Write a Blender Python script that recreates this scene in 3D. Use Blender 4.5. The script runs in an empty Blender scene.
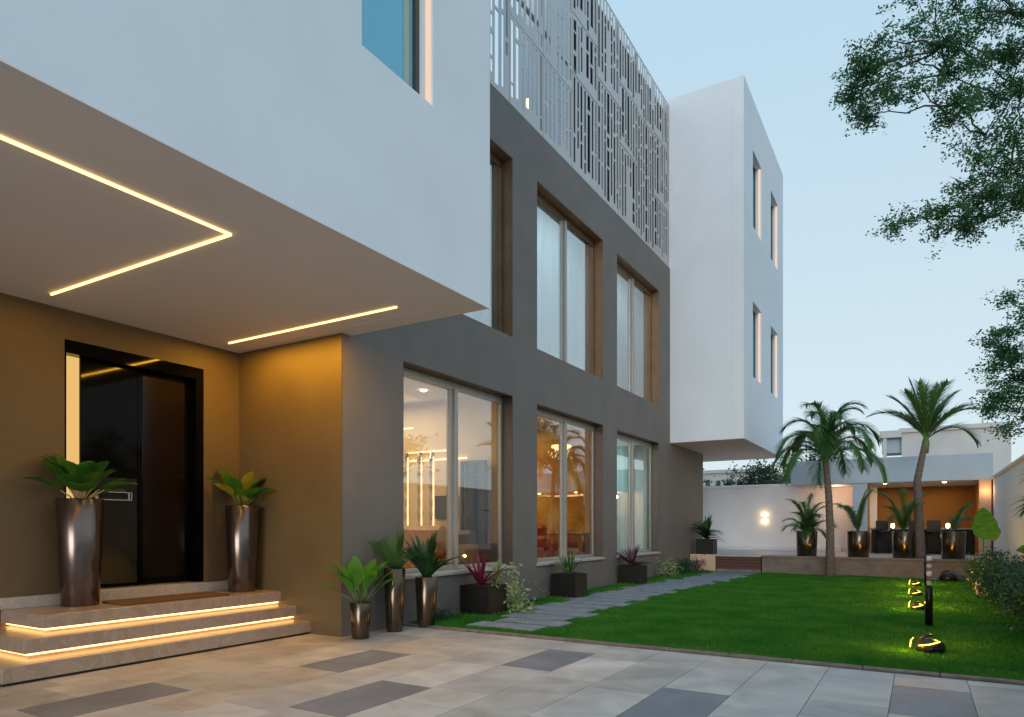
import bpy, math, random
import numpy as np
from mathutils import Vector, Matrix
random.seed(7); rng = np.random.default_rng(11)
R = math.radians
scene = bpy.context.scene
COL = scene.collection

# ------------------------------------------------------------------ camera model (for measuring only)
FPX, HX, HY, H = 680.0, 512.0, 527.0, 1.3
S0, C0 = 0.5144, 0.8575
def P(x, y, t):
    u = (x-HX)/FPX; v = (HY-y)/FPX
    return Vector(((-S0+C0*u)*t, (C0+S0*u)*t, H+v*t))

# ------------------------------------------------------------------ materials
def new_mat(name):
    m = bpy.data.materials.new(name); m.use_nodes = True
    nt = m.node_tree; nt.nodes.clear()
    out = nt.nodes.new('ShaderNodeOutputMaterial')
    return m, nt, out
def pm(name, col, rough=0.6, metal=0.0, nscale=6.0, namt=0.12, bump=0.0, bscale=60.0, spec=0.5, col2=None, aniso=(1,1,1), transl=0.0, detail=5.0, coat=0.0, rvar=0.0):
    m, nt, out = new_mat(name); N = nt.nodes; L = nt.links
    b = N.new('ShaderNodeBsdfPrincipled')
    tc = N.new('ShaderNodeTexCoord'); mp = N.new('ShaderNodeMapping'); mp.inputs['Scale'].default_value = aniso
    geo = N.new('ShaderNodeNewGeometry')
    L.new(geo.outputs['Position'], mp.inputs['Vector'])
    nz = N.new('ShaderNodeTexNoise'); nz.inputs['Scale'].default_value = nscale; nz.inputs['Detail'].default_value = detail
    L.new(mp.outputs[0], nz.inputs['Vector'])
    mx = N.new('ShaderNodeMix'); mx.data_type = 'RGBA'
    c = tuple(col)+(1,)
    if col2 is None:
        a = tuple(max(0, k*(1-namt)) for k in col)+(1,); d = tuple(min(1, k*(1+namt)) for k in col)+(1,)
    else: a = c; d = tuple(col2)+(1,)
    mx.inputs[6].default_value = a; mx.inputs[7].default_value = d
    cr = N.new('ShaderNodeMapRange'); cr.inputs[1].default_value = 0.3; cr.inputs[2].default_value = 0.7
    L.new(nz.outputs['Fac'], cr.inputs[0]); L.new(cr.outputs[0], mx.inputs[0])
    L.new(mx.outputs[2], b.inputs['Base Color'])
    b.inputs['Roughness'].default_value = rough; b.inputs['Metallic'].default_value = metal
    b.inputs['Specular IOR Level'].default_value = spec
    if coat: b.inputs['Coat Weight'].default_value = coat; b.inputs['Coat Roughness'].default_value = 0.05
    if rvar:
        mr = N.new('ShaderNodeMapRange'); mr.inputs[3].default_value = max(0.02, rough-rvar); mr.inputs[4].default_value = min(1, rough+rvar)
        L.new(nz.outputs['Fac'], mr.inputs[0]); L.new(mr.outputs[0], b.inputs['Roughness'])
    if bump:
        n2 = N.new('ShaderNodeTexNoise'); n2.inputs['Scale'].default_value = bscale; n2.inputs['Detail'].default_value = 4
        L.new(mp.outputs[0], n2.inputs['Vector'])
        bp = N.new('ShaderNodeBump'); bp.inputs['Strength'].default_value = bump; bp.inputs['Distance'].default_value = 0.01
        L.new(n2.outputs['Fac'], bp.inputs['Height']); L.new(bp.outputs[0], b.inputs['Normal'])
    if transl:
        t = N.new('ShaderNodeBsdfTranslucent'); L.new(mx.outputs[2], t.inputs['Color'])
        ms = N.new('ShaderNodeMixShader'); ms.inputs[0].default_value = transl
        L.new(b.outputs[0], ms.inputs[1]); L.new(t.outputs[0], ms.inputs[2]); L.new(ms.outputs[0], out.inputs[0])
    else: L.new(b.outputs[0], out.inputs[0])
    return m
def em(name, col, strength):
    m, nt, out = new_mat(name)
    e = nt.nodes.new('ShaderNodeEmission'); e.inputs[0].default_value = tuple(col)+(1,); e.inputs[1].default_value = strength
    nt.links.new(e.outputs[0], out.inputs[0]); return m
def glass(name, base, ior, tint):
    m, nt, out = new_mat(name); N = nt.nodes; L = nt.links
    lw_ = N.new('ShaderNodeLayerWeight'); lw_.inputs['Blend'].default_value = .5
    fr = N.new('ShaderNodeMath'); fr.operation = 'POWER'; fr.inputs[1].default_value = ior; L.new(lw_.outputs['Facing'], fr.inputs[0])
    ma = N.new('ShaderNodeMath'); ma.operation = 'MULTIPLY_ADD'; ma.use_clamp = True
    ma.inputs[1].default_value = 1-base; ma.inputs[2].default_value = base
    L.new(fr.outputs[0], ma.inputs[0])
    tr = N.new('ShaderNodeBsdfTransparent'); tr.inputs[0].default_value = tuple(tint)+(1,)
    gl = N.new('ShaderNodeBsdfGlossy'); gl.inputs['Roughness'].default_value = 0.012
    if tint[0] < .5: gl.inputs[0].default_value = (.42, .80, .95, 1)
    geo = N.new('ShaderNodeNewGeometry')
    nz = N.new('ShaderNodeTexNoise'); nz.inputs['Scale'].default_value = 1.1; nz.inputs['Detail'].default_value = 1
    L.new(geo.outputs['Position'], nz.inputs['Vector'])
    bp = N.new('ShaderNodeBump'); bp.inputs['Strength'].default_value = 0.06; bp.inputs['Distance'].default_value = 0.05
    L.new(nz.outputs['Fac'], bp.inputs['Height']); L.new(bp.outputs[0], gl.inputs['Normal'])
    mx = N.new('ShaderNodeMixShader'); L.new(ma.outputs[0], mx.inputs[0]); L.new(tr.outputs[0], mx.inputs[1]); L.new(gl.outputs[0], mx.inputs[2])
    L.new(mx.outputs[0], out.inputs[0]); return m
def attr_mat(name, rough=0.62, bump=0.15):
    m, nt, out = new_mat(name); N = nt.nodes; L = nt.links
    b = N.new('ShaderNodeBsdfPrincipled'); a = N.new('ShaderNodeAttribute'); a.attribute_name = 'tint'
    geo = N.new('ShaderNodeNewGeometry')
    nz = N.new('ShaderNodeTexNoise'); nz.inputs['Scale'].default_value = 2.2; nz.inputs['Detail'].default_value = 7; nz.inputs['Distortion'].default_value = 0.8
    L.new(geo.outputs['Position'], nz.inputs['Vector'])
    n2 = N.new('ShaderNodeTexNoise'); n2.inputs['Scale'].default_value = 70; n2.inputs['Detail'].default_value = 5
    L.new(geo.outputs['Position'], n2.inputs['Vector'])
    mr = N.new('ShaderNodeMapRange'); mr.inputs[1].default_value = .25; mr.inputs[2].default_value = .75; mr.inputs[3].default_value = 0.72; mr.inputs[4].default_value = 1.22
    L.new(nz.outputs['Fac'], mr.inputs[0])
    mr2 = N.new('ShaderNodeMapRange'); mr2.inputs[1].default_value = .3; mr2.inputs[2].default_value = .7; mr2.inputs[3].default_value = 0.9; mr2.inputs[4].default_value = 1.08
    L.new(n2.outputs['Fac'], mr2.inputs[0])
    mu = N.new('ShaderNodeMath'); mu.operation = 'MULTIPLY'; L.new(mr.outputs[0], mu.inputs[0]); L.new(mr2.outputs[0], mu.inputs[1])
    v = N.new('ShaderNodeVectorMath'); v.operation = 'SCALE'; L.new(a.outputs['Color'], v.inputs[0]); L.new(mu.outputs[0], v.inputs['Scale'])
    L.new(v.outputs[0], b.inputs['Base Color'])
    rr = N.new('ShaderNodeMapRange'); rr.inputs[3].default_value = rough-.12; rr.inputs[4].default_value = rough+.15; L.new(nz.outputs['Fac'], rr.inputs[0]); L.new(rr.outputs[0], b.inputs['Roughness'])
    bp = N.new('ShaderNodeBump'); bp.inputs['Strength'].default_value = bump; bp.inputs['Distance'].default_value = .004
    L.new(n2.outputs['Fac'], bp.inputs['Height']); L.new(bp.outputs[0], b.inputs['Normal'])
    L.new(b.outputs[0], out.inputs[0]); return m
def marble(name, c1, c2, vein, rough=0.3):
    m, nt, out = new_mat(name); N = nt.nodes; L = nt.links
    b = N.new('ShaderNodeBsdfPrincipled'); geo = N.new('ShaderNodeNewGeometry')
    nz = N.new('ShaderNodeTexNoise'); nz.inputs['Scale'].default_value = 3.5; nz.inputs['Detail'].default_value = 9; nz.inputs['Distortion'].default_value = 1.6; nz.inputs['Roughness'].default_value = .62
    L.new(geo.outputs['Position'], nz.inputs['Vector'])
    r = N.new('ShaderNodeValToRGB'); e = r.color_ramp.elements
    e[0].position = .3; e[0].color = tuple(c1)+(1,); e[1].position = .72; e[1].color = tuple(c2)+(1,)
    k = r.color_ramp.elements.new(.5); k.color = tuple((p+q)/2 for p, q in zip(c1, c2))+(1,)
    k = r.color_ramp.elements.new(.515); k.color = tuple(vein)+(1,)
    k = r.color_ramp.elements.new(.53); k.color = tuple((p+q)/2 for p, q in zip(c1, c2))+(1,)
    L.new(nz.outputs['Fac'], r.inputs[0]); L.new(r.outputs[0], b.inputs['Base Color']); b.inputs['Roughness'].default_value = rough
    L.new(b.outputs[0], out.inputs[0]); return m

WARM = (1.0, 0.52, 0.14)
M = {}
M['white'] = pm('white_render', (.75, .79, .83), .75, nscale=1.3, namt=.03, bump=.12, bscale=90)
M['taupe'] = pm('taupe_render', (.192, .168, .150), .7, nscale=1.6, namt=.08, bump=.35, bscale=120)
M['entry'] = pm('warm_lit_taupe_render', (.140, .100, .046), .55, nscale=1.4, namt=.10, bump=.3, bscale=70)  # taupe render with the gold of the soffit lamps put into its colour
M['soffit'] = pm('soffit_paint', (.78, .72, .68), .75, nscale=.8, namt=.03)
M['bronze'] = pm('bronze_lining', (.22, .125, .065), .45, metal=.25, nscale=3, namt=.15)
M['alu'] = pm('aluminium_frame', (.42, .40, .37), .4, metal=.35, nscale=8, namt=.05)
M['dkalu'] = pm('dark_frame', (.09, .07, .055), .4, metal=.3, nscale=8, namt=.1)
M['glass'] = glass('window_glass', .17, 3.2, (.93, .95, .94))
M['glassup'] = glass('upper_window_glass', .34, 3.0, (.85, .93, .95))
M['glasssoft'] = glass('soft_teal_glass', .16, 3.5, (.78, .88, .87))
M['glassteal'] = glass('tinted_glass', .45, 4.0, (.30, .62, .68))
M['door'] = pm('black_door_lacquer', (.003, .003, .003), .05, nscale=2, namt=.1, spec=.1)
M['door_reflect'] = pm('painted_door_reflection', (.006, .0025, .0015), .16, spec=.3, nscale=2, namt=.1)  # red-brown tone painted for a reflection on the black door
M['chrome'] = pm('brushed_metal', (.6, .58, .55), .25, metal=1, nscale=20, namt=.05)
M['led'] = em('warm_led', (1.0, .55, .18), 1.8)
M['led_lawn'] = em('yellow_lawn_led', (1.0, .60, .08), 2.4)
M['led_step'] = em('warm_led_step', (1.0, .54, .17), 2.6)
M['led_soft'] = em('warm_led_soft', (1.0, .55, .24), 1.6)
M['led_win'] = em('warm_led_window', (1.0, .70, .50), .42)
M['lamp'] = em('lamp_glow', (1.0, .66, .30), 14.0)
M['sidelite'] = em('lit_side_panel', (1.0, .61, .20), .37)
M['marble'] = marble('step_marble', (.33, .245, .19), (.43, .34, .27), (.47, .41, .36), .3)
M['marble2'] = marble('ledge_marble', (.42, .38, .34), (.52, .48, .44), (.62, .58, .55), .3)
M['pave'] = attr_mat('paving_stone', .64)
M['joint'] = pm('paving_joint', (.12, .11, .10), .9, nscale=20)
M['slab'] = pm('grey_stone_slab', (.24, .25, .27), .7, nscale=5, namt=.22, bump=.4, bscale=50)
M['kerb'] = pm('earth_kerb', (.20, .15, .115), .85, nscale=9, namt=.3, bump=.6, bscale=60)
M['soil'] = pm('soil', (.035, .022, .014), .95, nscale=40, namt=.4, bump=.8, bscale=90)
M['earth'] = pm('far_ground', (.16, .14, .11), .95, nscale=.5, namt=.3)
M['turf'] = pm('turf', (.014, .11, .012), .9, nscale=30, namt=.35, bump=.8, bscale=180, spec=.2)
M['blade'] = pm('grass_blade', (.025, .19, .016), .65, nscale=1.6, col2=(.10, .29, .03), transl=.25, spec=.25)
M['pot'] = pm('burnished_metal_pot', (.17, .135, .12), .2, metal=.92, nscale=14, namt=.22, aniso=(1, 1, .15), rvar=.08)
M['potdk'] = pm('dark_metal_pot', (.13, .098, .068), .2, metal=.9, nscale=14, namt=.25, aniso=(1, 1, .15), rvar=.08)
M['blackbox'] = pm('black_planter', (.006, .006, .006), .5, nscale=6, namt=.2)
M['leaf_broad'] = pm('broad_leaf', (.03, .13, .022), .32, nscale=7, col2=(.07, .22, .03), transl=.3)
M['leaf_dark'] = pm('dark_leaf', (.014, .065, .02), .4, nscale=6, col2=(.035, .12, .03), transl=.2)
M['leaf_palm'] = pm('palm_leaf', (.05, .15, .045), .42, nscale=3, col2=(.11, .25, .055), transl=.35)
M['leaf_tree'] = pm('tree_leaf', (.03, .10, .042), .5, nscale=1.0, col2=(.07, .20, .045), transl=.5)
M['leaf_far'] = pm('far_tree_leaf', (.03, .06, .03), .6, nscale=1.0, col2=(.055, .09, .035), transl=.2)
M['leaf_shrub'] = pm('shrub_leaf', (.022, .07, .03), .4, nscale=5, col2=(.05, .14, .045), transl=.2)
M['leaf_pink'] = pm('pink_leaf', (.28, .03, .07), .4, nscale=9, col2=(.16, .02, .05), transl=.3)
M['leaf_purple'] = pm('purple_leaf', (.13, .04, .07), .4, nscale=9, col2=(.22, .10, .12), transl=.3)
M['leaf_varieg'] = pm('variegated_leaf', (.16, .27, .07), .42, nscale=22, col2=(.50, .52, .26), transl=.25)
M['leaf_lime'] = pm('lime_leaf', (.07, .27, .03), .35, nscale=4, col2=(.11, .33, .04), transl=.4)
M['leaf_yellow'] = pm('yellow_leaf', (.40, .36, .03), .4, nscale=8, namt=.2, transl=.3)
M['bark'] = pm('palm_bark', (.15, .12, .105), .9, nscale=9, namt=.35, aniso=(1, 1, 5), bump=.8, bscale=25)
M['bark2'] = pm('tree_bark', (.06, .05, .045), .9, nscale=9, namt=.35, bump=.8, bscale=25)
M['stem'] = pm('green_stem', (.10, .17, .05), .6, nscale=9)
M['cream_stem'] = pm('pale_stem', (.45, .36, .22), .6, nscale=9)
M['mat'] = pm('coir_mat', (.16, .085, .035), .95, nscale=60, namt=.3, bump=.8, bscale=250)
M['screen'] = pm('white_powder_coat', (.52, .51, .50), .35, metal=.3, nscale=2, namt=.03)
M['retwall'] = pm('terrace_wall_stone', (.23, .19, .165), .8, nscale=4, namt=.22, bump=.5, bscale=40)
M['terfloor'] = pm('terrace_floor', (.50, .46, .43), .5, nscale=4, namt=.1)
M['brownstep'] = pm('brown_timber', (.10, .045, .032), .55, nscale=5, namt=.25, aniso=(1, 1, 14))
M['gold'] = pm('ochre_wall', (.30, .13, .025), .6, nscale=.9, col2=(.20, .12, .03))
M['peach'] = pm('peach_wall', (.70, .50, .36), .7, nscale=2, namt=.06)
M['bluegrey'] = pm('fascia_render', (.46, .55, .62), .7, nscale=1, namt=.05)
M['black'] = pm('black_metal', (.012, .012, .012), .4, nscale=9)
M['blackgl'] = pm('black_gloss', (.012, .012, .013), .2, nscale=9, spec=.3)
M['room'] = pm('room_wall', (.66, .52, .34), .8, nscale=2, namt=.05)
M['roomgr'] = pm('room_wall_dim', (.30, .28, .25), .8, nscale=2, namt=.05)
M['ceil'] = pm('room_ceiling', (.75, .72, .68), .8, nscale=1, namt=.03)
M['rfloor'] = pm('room_floor', (.30, .22, .15), .25, nscale=3, namt=.2)
M['tan'] = pm('tan_leather', (.42, .19, .07), .5, nscale=9, namt=.12)
M['leather'] = pm('brown_leather', (.08, .03, .02), .45, nscale=9)
M['orange'] = pm('orange_velvet', (.42, .09, .02), .7, nscale=9, namt=.2)
M['curtain'] = pm('sheer_curtain', (.74, .82, .84), .9, nscale=1, namt=.05, transl=.35)
M['curtain2'] = pm('teal_curtain', (.50, .58, .56), .9, nscale=1, namt=.07, transl=.35)
M['crystal'] = pm('crystal', (.8, .75, .65), .12, metal=.7, nscale=30, namt=.25)
M['farwhite'] = pm('far_building_paint', (.62, .58, .55), .8, nscale=.6, namt=.08)
M['darkglass'] = pm('dark_window_glass', (.05, .06, .07), .15, nscale=.5)
M['roomdark'] = pm('painted_interior_dark', (.014, .014, .014), .8, nscale=2)  # near black, paints the dim interior seen through the screen
M['wallwhite'] = pm('garden_wall_paint', (.80, .84, .88), .75, nscale=1.2, namt=.05, bump=.15, bscale=60)
M['leaf_vein'] = pm('veined_leaf', (.05, .21, .025), .35, nscale=16, col2=(.13, .36, .05), transl=.45, aniso=(.3, .3, 2.2))
M['stone'] = pm('rough_stone', (.36, .30, .23), .9, nscale=14, namt=.3, bump=1, bscale=40)

def art_mat():
    m, nt, out = new_mat('gold_mural'); N = nt.nodes; L = nt.links
    b = N.new('ShaderNodeBsdfPrincipled'); geo = N.new('ShaderNodeNewGeometry')
    v = N.new('ShaderNodeTexVoronoi'); v.inputs['Scale'].default_value = 1.5; v.feature = 'F1'
    L.new(geo.outputs['Position'], v.inputs['Vector'])
    r = N.new('ShaderNodeValToRGB'); e = r.color_ramp.elements
    e[0].position = .15; e[0].color = (.62, .50, .20, 1); e[1].position = .75; e[1].color = (.40, .20, .03, 1)
    k = e.new(.45); k.color = (.55, .33, .07, 1)
    L.new(v.outputs['Distance'], r.inputs[0]); L.new(r.outputs[0], b.inputs['Base Color']); b.inputs['Roughness'].default_value = .5
    L.new(b.outputs[0], out.inputs[0]); return m
M['art'] = art_mat()

# ------------------------------------------------------------------ mesh builder
class MB:
    def __init__(s): s.v = []; s.f = []; s.sm = []; s.c = []
    def face(s, pts, smooth=False, col=None):
        n = len(s.v); s.v += [tuple(p) for p in pts]; s.f.append(tuple(range(n, n+len(pts)))); s.sm.append(smooth); s.c.append(col)
    def box(s, x0, x1, y0, y1, z0, z1, bev=0.0, col=None):
        if x0 > x1: x0, x1 = x1, x0
        if y0 > y1: y0, y1 = y1, y0
        b = min(bev, (x1-x0)/3, (y1-y0)/3, (z1-z0)/3)
        if b <= 0:
            n = len(s.v)
            s.v += [(x, y, z) for z in (z0, z1) for y in (y0, y1) for x in (x0, x1)]
            for q in ((0,2,3,1),(4,5,7,6),(0,1,5,4),(2,6,7,3),(0,4,6,2),(1,3,7,5)):
                s.f.append(tuple(n+i for i in q)); s.sm.append(False); s.c.append(col)
            return
        # chamfered box: each corner 3 verts
        n = len(s.v); idx = {}
        for k, (X, Y, Z) in enumerate([(i, j, l) for i in (0, 1) for j in (0, 1) for l in (0, 1)]):
            px, py, pz = (x1 if X else x0), (y1 if Y else y0), (z1 if Z else z0)
            dx, dy, dz = (-b if X else b), (-b if Y else b), (-b if Z else b)
            s.v += [(px, py+dy, pz+dz), (px+dx, py, pz+dz), (px+dx, py+dy, pz)]
            idx[(X, Y, Z)] = (n+3*k, n+3*k+1, n+3*k+2)
        fs = []
        for X in (0, 1):
            q = [idx[(X, 0, 0)][0], idx[(X, 1, 0)][0], idx[(X, 1, 1)][0], idx[(X, 0, 1)][0]]; fs.append(q if X else q[::-1])
        for Y in (0, 1):
            q = [idx[(0, Y, 0)][1], idx[(0, Y, 1)][1], idx[(1, Y, 1)][1], idx[(1, Y, 0)][1]]; fs.append(q if Y else q[::-1])
        for Z in (0, 1):
            q = [idx[(0, 0, Z)][2], idx[(1, 0, Z)][2], idx[(1, 1, Z)][2], idx[(0, 1, Z)][2]]; fs.append(q if Z else q[::-1])
        for i in (0, 1):
            for j in (0, 1):
                fs.append([idx[(0, i, j)][1], idx[(1, i, j)][1], idx[(1, i, j)][2], idx[(0, i, j)][2]])
                fs.append([idx[(i, 0, j)][0], idx[(i, 1, j)][0], idx[(i, 1, j)][2], idx[(i, 0, j)][2]])
                fs.append([idx[(i, j, 0)][0], idx[(i, j, 1)][0], idx[(i, j, 1)][1], idx[(i, j, 0)][1]])
        for k in idx: fs.append(list(idx[k]))
        for q in fs: s.f.append(tuple(q)); s.sm.append(False); s.c.append(col)
    def lathe(s, prof, cx=0, cy=0, n=32, smooth=True, flat_caps=True):
        b = len(s.v)
        for r, z in prof:
            for k in range(n):
                a = 2*math.pi*k/n; s.v.append((cx+r*math.cos(a), cy+r*math.sin(a), z))
        for i in range(len(prof)-1):
            for k in range(n):
                s.f.append((b+i*n+k, b+i*n+(k+1) % n, b+(i+1)*n+(k+1) % n, b+(i+1)*n+k)); s.sm.append(smooth); s.c.append(None)
        if flat_caps:
            s.f.append(tuple(b+k for k in range(n))[::-1]); s.sm.append(False); s.c.append(None)
            s.f.append(tuple(b+(len(prof)-1)*n+k for k in range(n))); s.sm.append(False); s.c.append(None)
    def tube(s, pts, rad, n=8):
        pts = [Vector(p) for p in pts]; b = len(s.v)
        if not hasattr(rad, '__len__'): rad = [rad]*len(pts)
        for i, p in enumerate(pts):
            d = (pts[min(i+1, len(pts)-1)]-pts[max(i-1, 0)]).normalized()
            a = Vector((0, 0, 1)) if abs(d.z) < .9 else Vector((1, 0, 0))
            u = d.cross(a).normalized(); w = d.cross(u)
            for k in range(n):
                t = 2*math.pi*k/n; s.v.append(tuple(p+(u*math.cos(t)+w*math.sin(t))*rad[i]))
        for i in range(len(pts)-1):
            for k in range(n):
                s.f.append((b+i*n+k, b+(i+1)*n+k, b+(i+1)*n+(k+1) % n, b+i*n+(k+1) % n)); s.sm.append(True); s.c.append(None)
        s.f.append(tuple(b+k for k in range(n))); s.sm.append(False); s.c.append(None)
        s.f.append(tuple(b+(len(pts)-1)*n+k for k in range(n))[::-1]); s.sm.append(False); s.c.append(None)
    def blade(s, base, d, length, width, droop=0.5, segs=6, fold=.18, shape=None, up=Vector((0, 0, 1)), roll=0.0):
        """curved leaf: starts at base along d, bends down; folded at its midrib"""
        d = Vector(d).normalized(); p = Vector(base); b = len(s.v)
        side = d.cross(up)
        if side.length < .05: side = Vector((math.cos(roll), math.sin(roll), 0))
        side.normalize()
        if roll: side = (Matrix.Rotation(roll, 3, d) @ side)
        for i in range(segs+1):
            t = i/segs
            w = (shape(t) if shape else math.sin(math.pi*min(1, .06+t*.94))**.8)*width*.5
            nrm = side.cross(d).normalized()
            s.v += [tuple(p-side*w+nrm*w*fold*2), tuple(p), tuple(p+side*w+nrm*w*fold*2)]
            st = length/segs
            p = p+d*st
            d = (d+Vector((0, 0, -1))*droop/segs*(.4+1.2*t)).normalized()
            side = (side-d*side.dot(d)).normalized()
        for i in range(segs):
            for k in (0, 1):
                s.f.append((b+i*3+k, b+i*3+k+1, b+(i+1)*3+k+1, b+(i+1)*3+k)); s.sm.append(True); s.c.append(None)
    def build(s, name, mat, parent=None, local=False):
        off = Vector((0, 0, 0))
        if parent is not None and not local:
            q = parent
            while q is not None: off += q.location; q = q.parent
        me = bpy.data.meshes.new(name)
        vv = [(x-off.x, y-off.y, z-off.z) for x, y, z in s.v] if off.length else s.v
        me.from_pydata(vv, [], s.f)
        me.polygons.foreach_set('use_smooth', s.sm)
        if any(c is not None for c in s.c):
            at = me.color_attributes.new('tint', 'FLOAT_COLOR', 'CORNER'); buf = []
            for f, c in zip(s.f, s.c): buf += list((c or (.3, .3, .3)))*0+[q for _ in f for q in (*(c or (.3, .3, .3)), 1.0)]
            at.data.foreach_set('color', buf)
        me.materials.append(mat); me.update()
        o = bpy.data.objects.new(name, me); COL.objects.link(o); o.parent = parent
        return o
def np_mesh(name, verts, faces, mat, parent=None, smooth=False):
    off = np.zeros(3); q = parent
    while q is not None: off += np.array(q.location); q = q.parent
    me = bpy.data.meshes.new(name); v = (verts-off).astype(np.float32); k = faces.shape[1]
    me.vertices.add(len(v)); me.vertices.foreach_set('co', v.ravel())
    me.loops.add(faces.size); me.loops.foreach_set('vertex_index', faces.ravel().astype(np.int32))
    me.polygons.add(len(faces)); me.polygons.foreach_set('loop_start', np.arange(0, faces.size, k, dtype=np.int32))
    me.update(calc_edges=True); me.validate()
    me.materials.append(mat)
    o = bpy.data.objects.new(name, me); COL.objects.link(o); o.parent = parent
    return o
def tag(o, label=None, cat=None, group=None, kind=None):
    if label: o['label'] = label
    if cat: o['category'] = cat
    if group: o['group'] = group
    if kind: o['kind'] = kind
    return o
def thing(name, loc, label, cat, group=None):
    o = bpy.data.objects.new(name, None); o.empty_display_size = .2; COL.objects.link(o); o.location = loc
    return tag(o, label, cat, group)
def copy_tree(o, parent=None):
    c = o.copy(); COL.objects.link(c); c.parent = parent
    for ch in [k for k in bpy.data.objects if k.parent == o]: copy_tree(ch, c)
    return c
def lamp(name, kind, loc, power, col, parent=None, size=.3, sizey=None, rot=(0, 0, 0), spot=None, radius=.05):
    l = bpy.data.lights.new(name, kind); l.energy = power; l.color = col
    if kind == 'AREA':
        l.shape = 'RECTANGLE'; l.size = size; l.size_y = sizey or size
    elif kind == 'SPOT': l.spot_size = spot; l.spot_blend = .6; l.shadow_soft_size = radius
    else: l.shadow_soft_size = radius
    o = bpy.data.objects.new(name, l); COL.objects.link(o)
    off = Vector((0, 0, 0)); q = parent
    while q is not None: off += q.location; q = q.parent
    o.location = Vector(loc)-off; o.rotation_euler = rot; o.parent = parent
    return o

def wall_x(X, th, y0, y1, z0, z1, holes, back=-1):
    """wall in the plane x=X, thickness th towards back*x; holes = (ya,yb,za,zb)"""
    mb = MB(); Xb = X+back*th
    ys = sorted({y0, y1, *[h[0] for h in holes], *[h[1] for h in holes]})
    zs = sorted({z0, z1, *[h[2] for h in holes], *[h[3] for h in holes]})
    def solid(i, j):
        if i < 0 or j < 0 or i >= len(ys)-1 or j >= len(zs)-1: return False
        cy, cz = (ys[i]+ys[i+1])/2, (zs[j]+zs[j+1])/2
        return not any(h[0] < cy < h[1] and h[2] < cz < h[3] for h in holes)
    for i in range(len(ys)-1):
        for j in range(len(zs)-1):
            if not solid(i, j): continue
            a, b, c, d = ys[i], ys[i+1], zs[j], zs[j+1]
            mb.face([(X, a, c), (X, b, c), (X, b, d), (X, a, d)] if back < 0 else [(X, a, c), (X, a, d), (X, b, d), (X, b, c)])
            mb.face([(Xb, a, c), (Xb, a, d), (Xb, b, d), (Xb, b, c)] if back < 0 else [(Xb, a, c), (Xb, b, c), (Xb, b, d), (Xb, a, d)])
            if not solid(i-1, j): mb.face([(X, a, c), (X, a, d), (Xb, a, d), (Xb, a, c)])
            if not solid(i+1, j): mb.face([(X, b, c), (Xb, b, c), (Xb, b, d), (X, b, d)])
            if not solid(i, j-1): mb.face([(X, a, c), (Xb, a, c), (Xb, b, c), (X, b, c)])
            if not solid(i, j+1): mb.face([(X, a, d), (X, b, d), (Xb, b, d), (Xb, a, d)])
    return mb

# ================================================================== SETTING
FX = -5.85           # main facade plane
BX = -3.87           # projecting box plane
EX = -7.71           # entry wall plane
m = MB()
m.face([(-900, -900, -.03), (900, -900, -.03), (900, 900, -.03), (-900, 900, -.03)])
tag(m.build('ground', M['earth']), kind='structure')

# paving, tile by tile on a joint bed
m = MB(); m.face([(-11, -9, -.004), (9, -9, -.004), (9, 6.94, -.004), (-11, 6.94, -.004)])
tag(m.build('paving_bed', M['joint']), kind='structure')
m = MB(); W = .532
dark = {-9: 4.42, -6: 5.43, -10: 2.33, -7: 3.38, -3: 4.36, 0: 5.42}
pal = [(.52, .50, .47), (.47, .46, .445), (.56, .54, .51), (.45, .44, .43), (.52, .51, .50), (.50, .46, .42), (.58, .57, .56), (.46, .45, .455)]
prev = 0
for k in range(-20, 17):
    x0 = -.19+W*k; x1 = x0+W
    st = dark.get(k)
    y = (st if st is not None else 5.4-.5*((k*2) % 3)*.66)
    y = y-14
    while y < 6.93:
        L_ = 1.0
        isd = st is not None and abs(y-st) < .01
        segs = [(y, y+1.0)]
        if not isd and random.random() < .5: segs = [(y, y+.5), (y+.5, y+1.0)]
        for a, b in segs:
            b2 = min(b, 6.93)
            if b2-a < .03: continue
            c = random.choice(pal); c = (c[0]*1.07, c[1]*.99, c[2]*.87); q = random.uniform(.90, 1.06); c = tuple(v*q for v in c)
            if isd: c = (.235, .235, .24)
            if k in (1, 2) and not isd and random.random() < .6: c = (.50, .42, .35)
            g = .0028
            m.box(x0+g, x1-g, a+g, b2-g, -.02, random.uniform(-.0005, .0008), col=c)
        y += 1.0
tag(m.build('patio', M['pave']), kind='structure')
# kerb between paving and lawn
m = MB(); yy = [(-5.85+.6*i) for i in range(0, 14)]
for i in range(13): m.box(yy[i]+.003, min(yy[i+1], 1.74)-.003, 6.945, 7.06, -.03, .022, bev=.008)
tag(m.build('lawn_kerb', M['kerb']), kind='structure')
# lawn
m = MB(); nx, ny = 40, 60
m.face([(-5.85, 7.06, .002), (1.74, 7.06, .002), (1.74, 20, .002), (-5.85, 20, .002)])
tag(m.build('lawn', M['turf']), kind='structure')

# path of slabs
m = MB(); y = 7.3; i = 0; slabs = []
while y < 19.3:
    off = [-.02, .10, -.10, .04, -.08][i % 5]+(-.12 if 9 < y < 14 else 0)+(.15 if y > 16 else 0)
    d = .42
    m.box(-5.18+off+(.12 if y < 8.7 else 0), -4.08+off, y, y+d, -.01, .028, bev=.006); slabs.append((-5.2+off, -4.05+off, y-.01, y+d+.01))
    y += .50; i += 1
m.box(-5.0, -3.85, y, 19.98, -.01, .026, bev=.006); slabs.append((-5.0, -3.85, y, 20))
tag(m.build('path', M['slab']), kind='structure')

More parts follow.
